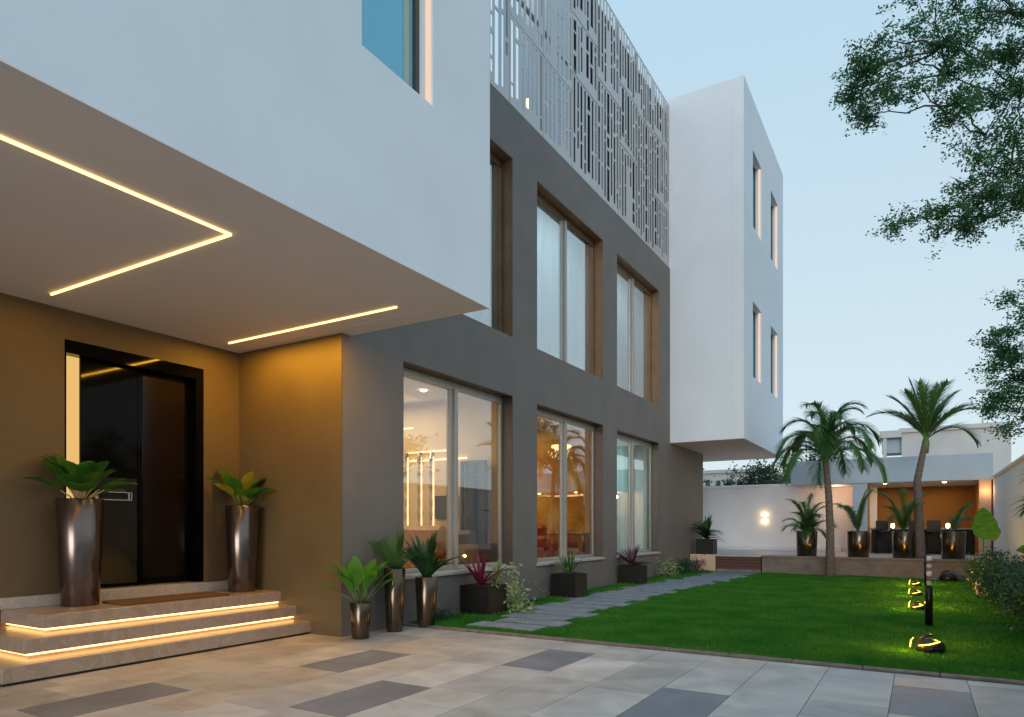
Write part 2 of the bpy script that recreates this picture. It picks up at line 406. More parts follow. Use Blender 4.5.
# grass blades (near dense, far sparse)
def grass():
    n = 230000
    x = rng.uniform(-5.83, 1.72, n*2); y = 7.06+12.9*rng.uniform(0, 1, n*2)**1.7
    keep = np.ones(len(x), bool)
    for a, b, c, d in slabs: keep &= ~((x > a+.02) & (x < b-.02) & (y > c) & (y < d))
    keep &= ~((x > 1.0) & (rng.uniform(0, 1, len(x)) < .5))
    x, y = x[keep][:n], y[keep][:n]; n = len(x)
    a = rng.uniform(0, 2*np.pi, n); h = rng.uniform(.018, .042, n)*(1+.25*np.sin(x*3.1)*np.sin(y*2.3)); w = rng.uniform(.004, .0075, n)*(1+ (y-7)*.12)
    near = x < -5.2; h[near] *= 1.5
    lx, ly = rng.normal(0, .014, n), rng.normal(0, .014, n)
    v = np.zeros((n, 3, 3)); z0 = 0.0
    v[:, 0] = np.stack([x-np.cos(a)*w, y-np.sin(a)*w, np.full(n, z0)], 1)
    v[:, 1] = np.stack([x+np.cos(a)*w, y+np.sin(a)*w, np.full(n, z0)], 1)
    v[:, 2] = np.stack([x+lx, y+ly, h], 1)
    f = np.arange(n*3).reshape(n, 3)
    o = np_mesh('grass', v.reshape(-1, 3), f, M['blade'])
    tag(o, 'short bright green lawn grass between the slab path and the right wall', 'grass', kind='stuff')
grass()

# terrace at the back
m = MB(); m.box(-12, 1.735, 20.15, 27.9, 0, .492)
tag(m.build('terrace', M['terfloor']), kind='structure')
t = thing('retaining_wall', (-1, 20, 0), 'low brown stone retaining wall along the far edge of the lawn', 'wall')
m = MB()
for i in range(9):
    a = -3.80+i*.62; m.box(a+.002, min(a+.62, 1.73)-.002, 20.0, 20.14, 0, .44)
m.build('wall_face', M['retwall'], t)
m = MB(); m.box(-3.81, 1.732, 19.97, 20.16, .442, .50, bev=.008); m.build('coping', M['retwall'], t)
t = thing('terrace_step', (-4.4, 20, 0), 'dark brown timber step box up to the terrace at the end of the path', 'step')
m = MB()
for i in range(4): m.box(-5.05, -3.83, 19.95, 20.12, .10+i*.088, .10+(i+1)*.088-.006, bev=.003)
m.build('riser_board', M['brownstep'], t)
m = MB(); m.box(-5.06, -3.82, 19.9, 20.3, .455, .497, bev=.004); m.build('tread', M['terfloor'], t)
m = MB(); m.box(-5.05, -3.83, 19.93, 20.12, 0, .098); m.build('base', M['retwall'], t)
m = MB(); m.box(-5.83, -5.09, 19.95, 20.14, 0, .50, bev=.008)
tag(m.build('plinth', M['peach']), 'pale low plinth beside the grey house corner at the end of the slab path', 'plinth')

# ================================================================== HOUSE
house = thing('modern_house', (-8, 12, 0), 'modern white and taupe house with projecting boxes, big windows and perforated screen', 'house')
GW = [(6.96, 9.78), (10.62, 13.56), (14.35, 17.22)]
ZG = (.65, 3.5); ZU = (4.47, 7.48)
holes = [(a, b, ZG[0], ZG[1]) for a, b in GW]+[(a, b, ZU[0], ZU[1]) for a, b in GW]
wall_x(FX, .32, 5.86, 21.43, 0, 8.35, holes).build('facade_wall', M['taupe'], house)
m = MB(); m.box(-12, -6.172, 21.18, 21.43, 0, 8.35); m.build('end_wall', M['taupe'], house)
m = MB(); m.box(EX, -6.172, 5.86, 6.10, 0, 3.598); m.box(EX+.0, FX-.0015, 5.845, 5.859, 0, 3.5895); m.build('side_wall', M['entry'], house)
DY0, DY1, DZ0, DZ1 = 3.71, 5.33, .60, 3.28
wall_x(EX, .25, -5, 5.858, 0, 3.598, [(DY0, DY1, DZ0, DZ1)]).build('entry_wall', M['entry'], house)
# near projecting box (front face with a window)
nb = wall_x(BX, .30, -5, 6.0, 3.60, 12.9, [(4.09, 5.03, 5.2, 7.6)])
nb.box(-12, BX-.302, 5.75, 6.0, 3.603, 12.9)
nb.box(-12, BX-.302, -5, -4.75, 3.603, 12.9)
nb.box(-12, BX-.302, -4.75, 5.75, 12.6, 12.9)
nb.build('projecting_block', M['white'], house)
m = MB(); m.box(BX-.01, BX+.006, -5, 6.002, 3.585, 3.60); m.build('drip_trim', M['soffit'], house)
m = MB(); m.box(-12, BX-.012, -4.996, 5.996, 3.592, 3.602); sof = m.build('soffit', M['soffit'], house)
fx0, fx1 = 18.14, 24.0
fb = wall_x(-3.9, .30, fx0, fx1, 3.60, 12.98, [(19.25, 20.4, 5.4, 7.45), (21.85, 23.05, 5.4, 7.45), (19.25, 20.4, 9.5, 11.58), (21.85, 23.05, 9.5, 11.58)])
fb.box(-12, -4.202, fx0, fx0+.28, 3.603, 12.98)
fb.box(-12, -4.202, fx1-.28, fx1, 3.603, 12.98)
fb.box(-12, -4.202, fx0+.28, fx1-.28, 12.6, 12.9)
fb.build('projecting_block', M['white'], house)
m = MB(); m.box(-12, -3.904, fx0+.004, fx1-.004, 3.592, 3.602); m.build('soffit', M['soffit'], house)
# roof terrace slab + block behind the screen
m = MB(); m.box(-12, -6.174, 6.09, 18.135, 8.1, 8.33); m.build('roof', M['roomgr'], house)
m = MB(); m.box(-7.3, -6.12, 12.5, 18.135, 8.335, 12.7); m.build('roof_room', M['white'], house)
m = MB(); m.box(-6.118, -6.09, 12.52, 18.1, 8.4, 12.72); m.build('roof_room_dark_sheet', M['roomdark'], house)  # black sheet put in for the dark interior behind the slots
m = MB(); m.box(-12.2, -12, -5, 24, 0, 12.6); m.build('rear_wall', M['white'], house)

# LED strips set in the soffit
def strip(a, b, w=.016, z=3.592, dz=-.016, mat='led', name='soffit_light'):
    a = Vector(a); b = Vector(b); d = (b-a).normalized(); n = Vector((-d.y, d.x, 0))*w/2
    m = MB(); top = z; bot = z+dz
    ps = [a-n, b-n, b+n, a+n]
    m.face([(p.x, p.y, bot) for p in ps][::-1]); m.face([(p.x, p.y, top) for p in ps])
    for i in range(4):
        p, q = ps[i], ps[(i+1) % 4]; m.face([(p.x, p.y, bot), (q.x, q.y, bot), (q.x, q.y, top), (p.x, p.y, top)])
    return m.build(name, M[mat], house)
strip((-4.62, -3.5, 0), (-4.62, 3.43, 0)); strip((-4.62, 3.425, 0), (-7.32, 3.40, 0))
strip((-7.37, 5.44, 0), (-4.66, 5.44, 0))
strip((-7.32, .9, 0), (-4.62, .9, 0))
OR = (1.0, .47, .03)
lamp('soffit_lamp', 'AREA', (-6.0, 5.44, 3.57), 24, OR, house, 2.7, .05)
lamp('soffit_lamp', 'AREA', (-5.97, 3.41, 3.57), 5, OR, house, 2.7, .05)
lamp('soffit_lamp', 'AREA', (-4.62, 1.2, 3.57), 5, OR, house, .05, 4.4)
m = MB()
for a, b in (((-5.52, 5.70), (-4.6, 5.70)),): m.box(a[0], b[0], a[1]-.012, b[1]+.012, 3.587, 3.5915)
m.build('soffit_slot', M['white'], house)

# windows of the facade
def big_window(y0, y1, z0, z1, up, glassmat, label=None):
    root = bpy.data.objects.new('window', None); COL.objects.link(root); root.parent = house
    if label: root['label'] = label
    xf = FX-.20; d = .06; fw = .065
    fm = 'dkalu' if up else 'alu'
    m = MB()
    m.box(xf-d, xf, y0+.012, y1-.012, z1-.13 if not up else z1-.12, z1-.012, bev=.004)
    m.box(xf-d, xf, y0+.012, y1-.012, z0+.012, z0+.07, bev=.004)
    m.box(xf-d, xf, y0+.012, y0+.012+fw, z0+.072, z1-.132, bev=.004)
    m.box(xf-d, xf, y1-.012-fw, y1-.012, z0+.072, z1-.132, bev=.004)
    m.build('frame', M['bronze'] if up else M['alu'], root)
    ym = (y0+y1)/2+.02
    m = MB()
    m.box(xf-d*.5, xf+.03, ym-.02, ym+.06, z0+.05, z1-.10, bev=.004)
    m.box(xf-.08, xf-.01, ym-.10, ym-.022, z0+.05, z1-.10, bev=.004)
    m.build('mullion', M['alu'], root)
    m = MB()
    m.box(xf-.04, xf-.032, y0+.07, ym-.05, z0+.06, z1-.12)
    m.box(xf-.018, xf-.010, ym+.05, y1-.07, z0+.06, z1-.12)
    m.build('glass', M[glassmat], root)
    e = .012; m = MB()   # lining of the recess
    lm = M['bronze'] if up else M['dkalu']
    m.box(FX-.30, FX-.004, y0, y1, z1-e, z1-.0005); m.box(FX-.30, FX-.004, y1-e, y1-.0005, z0, z1-e)
    m.box(FX-.30, FX-.004, y0+.0005, y0+e, z0, z1-e)
    m.build('lining', lm, root)
    if not up:
        m = MB(); m.box(FX-.30, FX+.045, y0-.03, y1+.03, z0-.045, z0+.001, bev=.006); m.box(FX-.30, FX-.0, y0+.013, y1-.013, z0+.001, z0+.010)
        m.build('sill', M['marble2'], root)
    else:
        m = MB(); m.box(FX-.30, FX-.004, y0+.013, y1-.013, z0+.0005, z0+e); m.build('sill', lm, root)
    return root
for i, (a, b) in enumerate(GW):
    big_window(a, b, *ZG, False, 'glass' if i < 2 else 'glasssoft')
    big_window(a, b, *ZU, True, 'glassup')

def slot_window(X, y0, y1, z0, z1, gm):
    root = bpy.data.objects.new('slot_window', None); COL.objects.link(root); root.parent = house
    m = MB(); xf = X-.16
    m.box(xf-.05, xf, y0, y1, z1-.05, z1-.002); m.box(xf-.05, xf, y0, y1, z0+.002, z0+.05)
    m.box(xf-.05, xf, y0+.002, y0+.05, z0+.05, z1-.05); m.box(xf-.05, xf, y1-.05, y1-.002, z0+.05, z1-.05)
    m.build('frame', M['dkalu'], root)
    m = MB(); m.box(xf-.03, xf-.022, y0+.04, y1-.04, z0+.04, z1-.04); m.build('glass', M[gm], root)
    m = MB(); m.box(X-.08, X-.03, y1-.014, y1-.001, z0+.02, z1-.02); m.build('light_strip', M['led_win'], root)
slot_window(BX, 4.09, 5.03, 5.2, 7.6, 'glassteal')
for a, b in ((19.25, 20.4), (21.85, 23.05)):
    for z in ((5.4, 7.45), (9.5, 11.58)): slot_window(-3.9, a, b, z[0], z[1], 'glassteal')
# teal blind room behind the near box window
m = MB(); m.box(BX-1.5, BX-1.45, 3.0, 5.7, 4.6, 8.2); m.build('blind', M['curtain2'], house)

# front door
door = bpy.data.objects.new('front_door', None); COL.objects.link(door); door.parent = house
m = MB(); xd = EX-.12
m.box(EX-.2, EX-.004, DY0+.001, DY1-.001, DZ1-.14, DZ1-.001); m.box(EX-.2, EX-.004, DY1-.10, DY1-.001, DZ0+.02, DZ1-.14)
m.box(EX-.2, EX-.004, DY0+.001, DY0+.02, DZ0+.02, DZ1-.14)
m.build('frame', M['door'], door)
m = MB(); m.box(xd-.05, xd, 3.93, 4.56, DZ0+.02, DZ1-.14, bev=.004); m.build('door_leaf', M['door'], door)
m = MB(); m.box(xd-.06, xd-.012, 4.566, 5.225, DZ0+.02, DZ1-.14, bev=.004); m.build('door_leaf', M['door'], door)
m = MB(); m.box(xd-.011, xd-.006, 4.62, 5.16, .70, DZ1-.2, bev=.001); m.build('reflection_panel', M['door_reflect'], door)  # thin sheet coloured as the red-brown reflection in the right leaf
m = MB(); m.box(xd+.001, xd+.012, 3.96, 4.545, .66, 1.86, bev=.003); m.build('lower_panel', M['blackgl'], door)
m = MB()
y0, y1, z0, z1 = 4.06, 4.47, 1.60, 1.70
m.box(xd+.03, xd+.045, y0, y1, z1-.013, z1, bev=.003); m.box(xd+.03, xd+.045, y0, y1, z0, z0+.013, bev=.003)
m.box(xd+.03, xd+.045, y0, y0+.013, z0+.013, z1-.013); m.box(xd+.03, xd+.045, y1-.013, y1, z0+.013, z1-.013)
m.box(xd+.012, xd+.03, y0+.02, y0+.04, z0+.002, z1-.002); m.box(xd+.012, xd+.03, y1-.04, y1-.02, z0+.002, z1-.002)
m.build('handle', M['chrome'], door)
m = MB(); m.box(xd-.04, xd-.02, DY0+.021, 3.925, DZ0+.02, DZ1-.141); m.build('side_light', M['sidelite'], door)
m = MB(); m.box(EX+.001, EX+.03, 3.0, 5.855, .49, .605, bev=.004); m.box(EX-.2, EX+.0, DY0+.002, DY1-.002, .56, .61); m.build('threshold', M['marble2'], house)
m = MB(); m.box(EX+.001, EX+.014, -4.9, 2.98, 0, .605, bev=.003); m.build('skirting', M['entry'], house)

# perforated screen: panels with vertical slots
def screen():
    scr = bpy.data.objects.new('perforated_screen', None); COL.objects.link(scr); scr.parent = house
    y0, y1, z0, z1 = 6.10, 18.12, 8.37, 12.82
    npan = 10; pw = (y1-y0)/npan; th = .012; x = FX-.02
    for k in range(npan):
        a = y0+k*pw+.008; b = y0+(k+1)*pw-.008
        zs = [z0, z0+[1.25, 2.5, 1.9, 3.0, 1.5][k % 5]+.0, z1]
        if k % 2: zs = [z0, z0+1.5+(k % 3)*.2, z0+3.1, z1]
        for j in range(len(zs)-1):
            za, zb = zs[j]+.011, zs[j+1]-.011
            m = MB(); n = 7; pitch = (b-a)/n; sw = pitch*.53
            m.box(x-th, x, a, a+(pitch-sw)/2, za, zb)
            gaps = [random.choice([.35, .5, .5, .6, .85])*pitch for _ in range(n)]
            bars = [random.uniform(.35, .6)*pitch for _ in range(n-1)]
            sc = (b-a-(pitch-sw)/2-.04)/(sum(gaps)+sum(bars)); sa = a+(pitch-sw)/2
            for c in range(n):
                sb = sa+gaps[c]*sc
                z = za+random.uniform(.03, .3); last = za
                while z < zb-.08:
                    L_ = random.choice([.22, .35, .5, .7, .95, 1.2]); e = min(z+L_, zb-.04)
                    if random.random() < .97:
                        if z-last > .001: m.box(x-th, x, sa, sb, last, z)
                        last = e
                    z = e+random.uniform(.03, .10)
                m.box(x-th, x, sa, sb, last, zb)
                nx_ = sb+bars[c]*sc if c < n-1 else b
                m.box(x-th, x, sb, nx_, za, zb); sa = nx_
            m.build('screen_panel', M['screen'], scr)
    m = MB()
    for k in range(npan+1):
        yy = y0+k*pw; m.box(x-.09, x-.03, yy-.02, yy+.02, z0, z1-.02)
    for z in (8.5, 10.5, 12.6): m.box(x-.16, x-.095, y0, y1, z-.02, z+.02)
    m.build('screen_frame', M['alu'], scr)
    return scr
screen()
m = MB(); m.lathe([(.04, 9.0), (.06, 9.02), (.06, 9.22), (.05, 9.24)], -6.25, 11.0, 16); m.build('terrace_lamp', M['led_soft'], house)

# ---------------------------------------------------------------- rooms
def room(y0, y1, z0, z1, wallm, depth=-10.5, ceil='ceil'):
    m = MB(); e = .05
    m.box(depth-.1, depth, y0, y1, z0, z1); m.box(depth, -6.176, y0-.1, y0-.0, z0, z1); m.box(depth, -6.176, y1, y1+.1, z0, z1)
    m.build('interior_wall', M[wallm], house)
    m = MB(); m.box(depth, -6.176, y0, y1, z1, z1+.1); m.build('interior_ceiling', M[ceil], house)
    m = MB(); m.box(depth, -6.176, y0, y1, z0-.1, z0); m.build('interior_floor', M['rfloor'], house)
room(6.3, 10.0, .40, 3.62, 'room')
room(10.2, 13.9, .40, 3.62, 'room')
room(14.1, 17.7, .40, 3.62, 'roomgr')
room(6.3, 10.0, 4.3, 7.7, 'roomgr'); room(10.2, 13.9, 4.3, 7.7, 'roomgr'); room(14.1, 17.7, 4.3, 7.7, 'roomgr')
WL = (1.0, .78, .50)
lamp('room_fill_light', 'AREA', (-8.3, 8.2, 3.55), 42, WL, house, 1.6, 2.6)
lamp('room_fill_light', 'AREA', (-8.3, 12.1, 3.55), 34, (1, .62, .30), house, 1.6, 2.6)
lamp('room_fill_light', 'AREA', (-8.0, 15.9, 3.55), 170, (.85, .96, 1), house, 1.2, 1.6)  # added lamp in an unlit room, brightens the teal curtain
for y in (8.2, 12.1, 15.9): lamp('room_fill_light', 'AREA', (-7.6, y, 7.6), 60, (.85, .93, 1), house, 1.2, 2.4)  # added cool lamps, only there to lighten the upper curtains
for (x, y, z) in [(-7.2, 7.4, 3.61), (-7.2, 9.1, 3.61), (-8.6, 7.9, 3.61), (-9.4, 9.2, 3.61), (-7.4, 12.9, 3.61), (-7.0, 11.0, 3.61), (-6.9, 12.6, 7.69), (-7.0, 9.3, 7.69), (-6.8, 16.0, 7.69)]:
    m = MB(); m.lathe([(.045, z-.012), (.05, z-.002)], x, y, 16); m.build('downlight', M['lamp'], house)
# cove strips in the living room
for y in (7.0, 9.3):
    m = MB(); m.box(-10.3, -7.6, y-.015, y+.015, 3.02, 3.04); m.build('cove_light', M['led_soft'], house)
m = MB(); m.box(-10.49, -10.47, 6.5, 9.8, 3.05, 3.09); m.build('cove_light', M['led_soft'], house)

def curtain(y0, y1, z0, z1, x, mat, label, grp=None):
    n = int((y1-y0)/.025); m = MB()
    for i in range(n):
        a = y0+(y1-y0)*i/n; b = y0+(y1-y0)*(i+1)/n
        fa = x+.035*math.sin(a*38)+.015*math.sin(a*91); fb_ = x+.035*math.sin(b*38)+.015*math.sin(b*91)
        m.face([(fa, a, z0), (fb_, b, z0), (fb_, b, z1), (fa, a, z1)], True)
    o = m.build('curtain', M[mat]); tag(o, label, 'curtain', grp); return o
curtain(10.4, 13.7, 4.35, 7.65, -6.5, 'curtain', 'pale blue sheer curtain behind the upper floor window over the middle ground window', 'upper floor curtains')
curtain(14.2, 17.5, 4.35, 7.65, -6.5, 'curtain', 'pale blue sheer curtain behind the upper floor window nearest the far white block', 'upper floor curtains')
curtain(6.5, 9.9, 4.35, 7.65, -6.5, 'curtain', 'pale sheer curtain behind the upper floor window half hidden by the near white block', 'upper floor curtains')
curtain(14.3, 17.4, .42, 3.55, -6.6, 'curtain2', 'teal floor length curtain behind the ground floor window farthest from the entrance')

def sofa(x, y, z, w, mat, rot, label, cat='sofa', name='sofa', hb=.9, grp=None):
    t = thing(name, (x, y, z), label, cat, grp)
    m = MB(); m.box(-.42, .42, -w/2, w/2, .12, .42, bev=.05); m.build('seat', M[mat], t, True)
    m = MB(); m.box(-.48, -.25, -w/2, w/2, .425, hb, bev=.07); m.build('backrest', M[mat], t, True)
    for s in (-1, 1):
        m = MB(); m.box(-.40, .40, s*(w/2+.08)-.08, s*(w/2+.08)+.08, .12, .62, bev=.05); m.build('armrest', M[mat], t, True)
    for sx in (-.35, .35):
        for sy in (-w/2+.05, w/2-.05):
            m = MB(); m.lathe([(.02, 0), (.025, .12)], sx, sy, 8); m.build('leg', M['black'], t, True)
    t.rotation_euler.z = rot; return t
sofa(-7.0, 8.95, .4, 1.3, 'tan', R(90), 'long tan leather sofa with its back to the nearest ground floor window', hb=.92)
sofa(-6.52, 9.55, .4, .45, 'leather', R(100), 'dark brown armchair behind the pink leaved plant in the living room', 'armchair', 'armchair', .85)
sofa(-7.15, 13.0, .4, .45, 'orange', R(115), 'orange velvet armchair at the left side of the golden room', 'armchair', 'armchair', .95, 'orange armchairs')
sofa(-6.62, 12.75, .4, .42, 'orange', R(75), 'orange velvet armchair nearer the glass in the golden room', 'armchair', 'armchair', .72, 'orange armchairs')
t = thing('television', (-7.35, 9.98, 1.5), 'black television on the cream wall of the living room', 'television')
m = MB(); m.box(-7.62, -7.12, 9.95, 9.99, 1.45, 1.87, bev=.008); m.build('casing', M['black'], t)
m = MB(); m.box(-7.605, -7.135, 9.942, 9.949, 1.465, 1.855); m.build('screen', M['darkglass'], t)
m = MB(); m.box(-8.3, -6.93, 9.96, 9.995, 2.52, 2.545); m.build('cove_light', M['led_soft'], house)
m = MB(); m.box(-8.3, -7.3, 9.96, 9.995, 2.68, 2.70); m.build('cove_light', M['led_soft'], house)
for i, (x, y) in enumerate([(-7.66, 9.2), (-7.40, 9.25), (-7.18, 9.3)]):
    t = thing('crystal_column_lamp', (x, y, .4), ['tall glowing crystal column lamp at the left edge of the nearest ground window', 'second glowing crystal column from the left edge of the nearest ground window',
        'glowing crystal column closest to the television'][i], 'floor lamp', 'crystal column lamps')
    m = MB(); pr = []
    for k in range(19): pr.append((.055 if k % 2 else .035, .06+k*.118))
    m.lathe(pr, 0, 0, 14, smooth=False); m.build('crystal_shade', M['crystal'], t, True)
    m = MB(); m.lathe([(.010, .85), (.010, 2.1)], .06, -.03, 6); m.build('light_tube', M['led_soft'], t, True)
    m = MB(); m.lathe([(.11, 0), (.11, .03), (.04, .05)], 0, 0, 20); m.build('base', M['chrome'], t, True)
t = thing('glass_doorway', (-6.65, 9.9, .4), 'tall dark framed glass cabinet at the right side of the living room', 'doorway')  # dark framed glass standing for the doorway in the end wall
m = MB()
for x in (-6.92, -6.68, -6.44): m.box(x-.02, x+.02, 9.80, 9.88, .4, 2.46)
for z in (.45, 1.5, 2.2, 2.44): m.box(-6.90, -6.46, 9.805, 9.875, z-.02, z+.02)
m.build('frame', M['black'], t)
m = MB(); m.box(-6.90, -6.46, 9.89, 9.90, .45, 2.42); m.build('door', M['darkglass'], t)
# mural and console in the golden room
m = MB(); m.box(-8.6, -6.28, 13.86, 13.895, .9, 3.3, bev=.005); tag(m.build('wall_mural', M['art']), 'gold and cream abstract mural on the end wall of the golden room', 'mural')
t = thing('sideboard', (-6.7, 13.7, .4), 'low brown sideboard under the gold mural', 'sideboard')
m = MB(); m.box(-7.5, -6.3, 13.5, 13.85, .48, 1.15, bev=.01); m.build('body', M['tan'], t)
m = MB(); m.box(-7.52, -6.28, 13.48, 13.855, 1.152, 1.18, bev=.005); m.build('top', M['marble2'], t)
# chandelier
t = thing('chandelier', (-6.62, 13.1, 3.6), 'round crystal chandelier glowing at the ceiling of the golden room', 'chandelier')
m = MB(); m.lathe([(.01, 3.0), (.01, 3.61)], -6.62, 13.1, 8); m.build('rod', M['chrome'], t)
m = MB()
for ri, (rr, zz) in enumerate([(.2, 3.0), (.13, 2.95)]):
    m.lathe([(rr, zz), (rr+.015, zz+.01), (rr+.015, zz+.05), (rr, zz+.06)], -6.62, 13.1, 28, flat_caps=False)
m.build('ring', M['led_soft'], t)
m = MB()
for k in range(60):
    a = k*.61; rr = .06+.22*((k*.37) % 1); z = 2.98-.2*((k*.53) % 1)
    m.lathe([(.002, z-.08), (.014, z-.03), (.002, z+.02)], -6.62+rr*math.cos(a), 13.1+rr*math.sin(a), 5, smooth=False)
m.build('crystals', M['crystal'], t)

# ================================================================== ENTRANCE STEPS
st = thing('entrance_steps', (-7, 4.3, 0), 'three cantilevered brown marble entrance steps with warm light strips under each tread', 'steps')
tops = [(-6.36, 2.59, 0.0, .155), (-6.62, 2.86, .20, .325), (-6.90, 3.13, .365, .49)]
for i, (xf, yl, za, zb) in enumerate(tops):
    m = MB(); xs = EX+.002
    if i == 0:
        m.box(xs, xf-.02, yl+.02, 5.855, 0.0, .022); base0 = m; m.build('plinth', M['black'], st); m = MB(); za = .024
    cuts = [yl, yl+.95+.2*i, yl+2.0+.1*i, 5.856]
    for a, b in zip(cuts, cuts[1:]):
        m.box(xs, xf, a+.0008, b-.0008, za, zb, bev=.004)
    m.build('step', M['marble'], st)
    if i:
        m = MB(); m.box(xs, xf-.07, yl+.07, 5.855, tops[i-1][3]+.0005, za); m.build('riser', M['marble'], st)
        zl = za-.022
        m = MB(); m.box(xf-.066, xf-.048, yl+.05, 5.85, zl, za-.002); m.box(xs, xf-.066, yl+.048, yl+.066, zl, za-.002); m.build('step_light', M['led_step'], st)
m = MB(); m.box(-7.45, -7.02, 3.95, 5.2, .492, .512, bev=.006); tag(m.build('doormat', M['mat']), 'flat brown coir doormat in front of the black door', 'doormat')

# ================================================================== POTS AND PLANTS
POT_TURN = 12
def pot_round(t, rb, rt, h, mat, n=40):
    m = MB(); m.lathe([(rb*.97, 0), (rb, .01), (rt, h-.01), (rt-.008, h), (rt-.03, h), (rt-.035, h-.05)], 0, 0, n, flat_caps=False)
    m.lathe([(rb*.97, 0.0), (.001, 0.0)], 0, 0, n, flat_caps=False)
    po = m.build('pot', M[mat], t, True); po.rotation_euler.z = R(POT_TURN)
    m = MB(); m.lathe([(.001, h-.05), (rt-.045, h-.052)], 0, 0, 24, flat_caps=False); m.build('soil', M['soil'], t, True)
def dirv(az, el): return Vector((math.cos(az)*math.cos(el), math.sin(az)*math.cos(el), math.sin(el)))
broad = lambda t: (math.sin(math.pi*min(1, max(0, t*.97+.02)))**.62)*(1.08-.25*t)
def foliage_paddle(t, z, n, L, Wd, mat, stemL, spread=.6, seed=1, yellow=0, stem='stem', droop=.6):
    r = random.Random(seed); m = MB(); s = MB(); y_ = MB()
    for i in range(n):
        az = i*2.4+r.uniform(-.3, .3); el = R(r.uniform(38, 80)) if i % 3 else R(r.uniform(65, 85))
        q = r.uniform(.75, 1.1)
        p0 = Vector((.03*math.cos(az), .03*math.sin(az), z)); sl = stemL*r.uniform(.6, 1.1)
        d0 = dirv(az, el); p1 = p0+d0*sl*.5; p2 = p1+dirv(az, el-.25)*sl*.5
        s.tube([p0, p1, p2], [.009, .007, .005], 6)
        (y_ if i < yellow else m).blade(p2, dirv(az, el-.25-spread*.6), L*q, Wd*q, droop, 8, .14, broad)
    m.build('foliage', M[mat], t, True)
    if yellow: y_.build('yellow_leaves', M['leaf_yellow'], t, True)
    s.build('stem', M[stem], t, True)
def foliage_spiky(t, z, n, L, Wd, mat, seed=1, droop=.9, elr=(15, 85), name='foliage', cx=0, cy=0, zr=.0):
    r = random.Random(seed); m = MB()
    for i in range(n):
        az = i*2.399+r.uniform(-.3, .3); el = R(elr[0]+(elr[1]-elr[0])*((i*.618) % 1))
        m.blade(Vector((cx, cy, z+zr*((i*.37) % 1)))+dirv(az, 0)*.015, dirv(az, el), L*r.uniform(.75, 1.1), Wd*r.uniform(.8, 1.1), droop*r.uniform(.6, 1.3), 6, .25,
                lambda t: (1-t)**.6*min(1, .5+t*3))
    m.build(name, M[mat], t, True)

def leaf_cloud(centers, radii, n, size, seed, flat=.7, per=14, run=3.6, asp=.42):
    """leaves spread through ellipsoids, with leaf clumps on twigs"""
    g = np.random.default_rng(seed); C = np.array(centers, float); Rr = np.array(radii, float)
    wts = np.prod(Rr, 1)**(2/3)*(g.uniform(.45, 1.7, len(C)) if per > 20 else 1); wts /= wts.sum()
    ncl = max(1, n//per); idx = g.choice(len(C), ncl, p=wts)
    u = g.normal(size=(ncl, 3)); u /= np.linalg.norm(u, axis=1, keepdims=True)
    rad = g.uniform(0, 1, (ncl, 1))**(.42 if per < 20 else .62)
    cc = C[idx]+u*rad*Rr[idx]*g.uniform(.8, 1.12, (ncl, 1))
    k = g.integers(0, ncl, n)
    tw = g.normal(size=(ncl, 3)); tw[:, 2] *= .4; tw /= np.linalg.norm(tw, axis=1, keepdims=True)
    p = cc[k]+tw[k]*g.uniform(-1, 1, (n, 1))*size*run*g.uniform(.5, 1.5, (ncl, 1))[k]+g.normal(0, size*.75, (n, 3))
    a = g.normal(size=(n, 3)); a[:, 2] *= flat; a /= np.linalg.norm(a, axis=1, keepdims=True)
    b = g.normal(size=(n, 3)); b -= a*(a*b).sum(1, keepdims=True); b /= np.linalg.norm(b, axis=1, keepdims=True)
    L = size*g.uniform(.7, 1.3, (n, 1)); Wd = L*asp
    nn = np.cross(a, b)
    v = np.stack([p-a*L*.5, p+b*Wd*.5+nn*L*.08, p+a*L*.5, p-b*Wd*.5+nn*L*.08], 1).reshape(-1, 3)
    f = np.arange(n*4).reshape(n, 4)
    return v, f

def potted(loc, rb, rt, h, mat, label, grp=None):
    t = thing('potted_plant', loc, label, 'potted plant', grp); pot_round(t, rb, rt, h, mat); return t
t = potted((-7.46, 3.74, .49), .172, .218, 1.10, 'pot', 'tall tapered metal pot with broad green leaves, left of the black front door', 'tall pots by the front door')
foliage_paddle(t, 1.05, 24, .33, .22, 'leaf_broad', .24, .15, 3, 0, 'cream_stem', .7)
t = potted((-7.33, 5.60, .49), .165, .205, 1.08, 'pot', 'tall tapered metal pot with green and yellow leaves, right of the black door', 'tall pots by the front door')
foliage_paddle(t, 1.03, 17, .36, .22, 'leaf_broad', .26, .3, 8, 3, 'stem', .6)
t = potted((-5.60, 6.0-.1, 0), .10, .125, .42, 'potdk', 'shortest ground level metal pot, bright green paddle leaves, at the corner beside the steps', 'metal pots along the taupe facade')
foliage_paddle(t, .37, 26, .30, .15, 'leaf_lime', .36, .0, 6, 0, 'stem', .8)
t = potted((-5.62, 6.52, 0), .10, .135, .79, 'potdk', 'tallest ground level metal pot with thin spiky grey green leaves against the taupe facade', 'metal pots along the taupe facade')
foliage_spiky(t, .74, 150, .60, .024, 'leaf_palm', 4, .6, (38, 88))
t = potted((-5.52, 7.03, 0), .115, .15, .66, 'potdk', 'metal pot with dense upright dark green leaves under the nearest ground floor window', 'metal pots along the taupe facade')
foliage_spiky(t, .6, 90, .64, .10, 'leaf_dark', 9, 1.1, (45, 88))
# a small ochre pot leaning behind the first one
m = MB(); m.lathe([(.05, 0), (.075, .02), (.085, .16), (.07, .20), (.062, .20), (.07, .05)], -5.70, 5.70, 20)
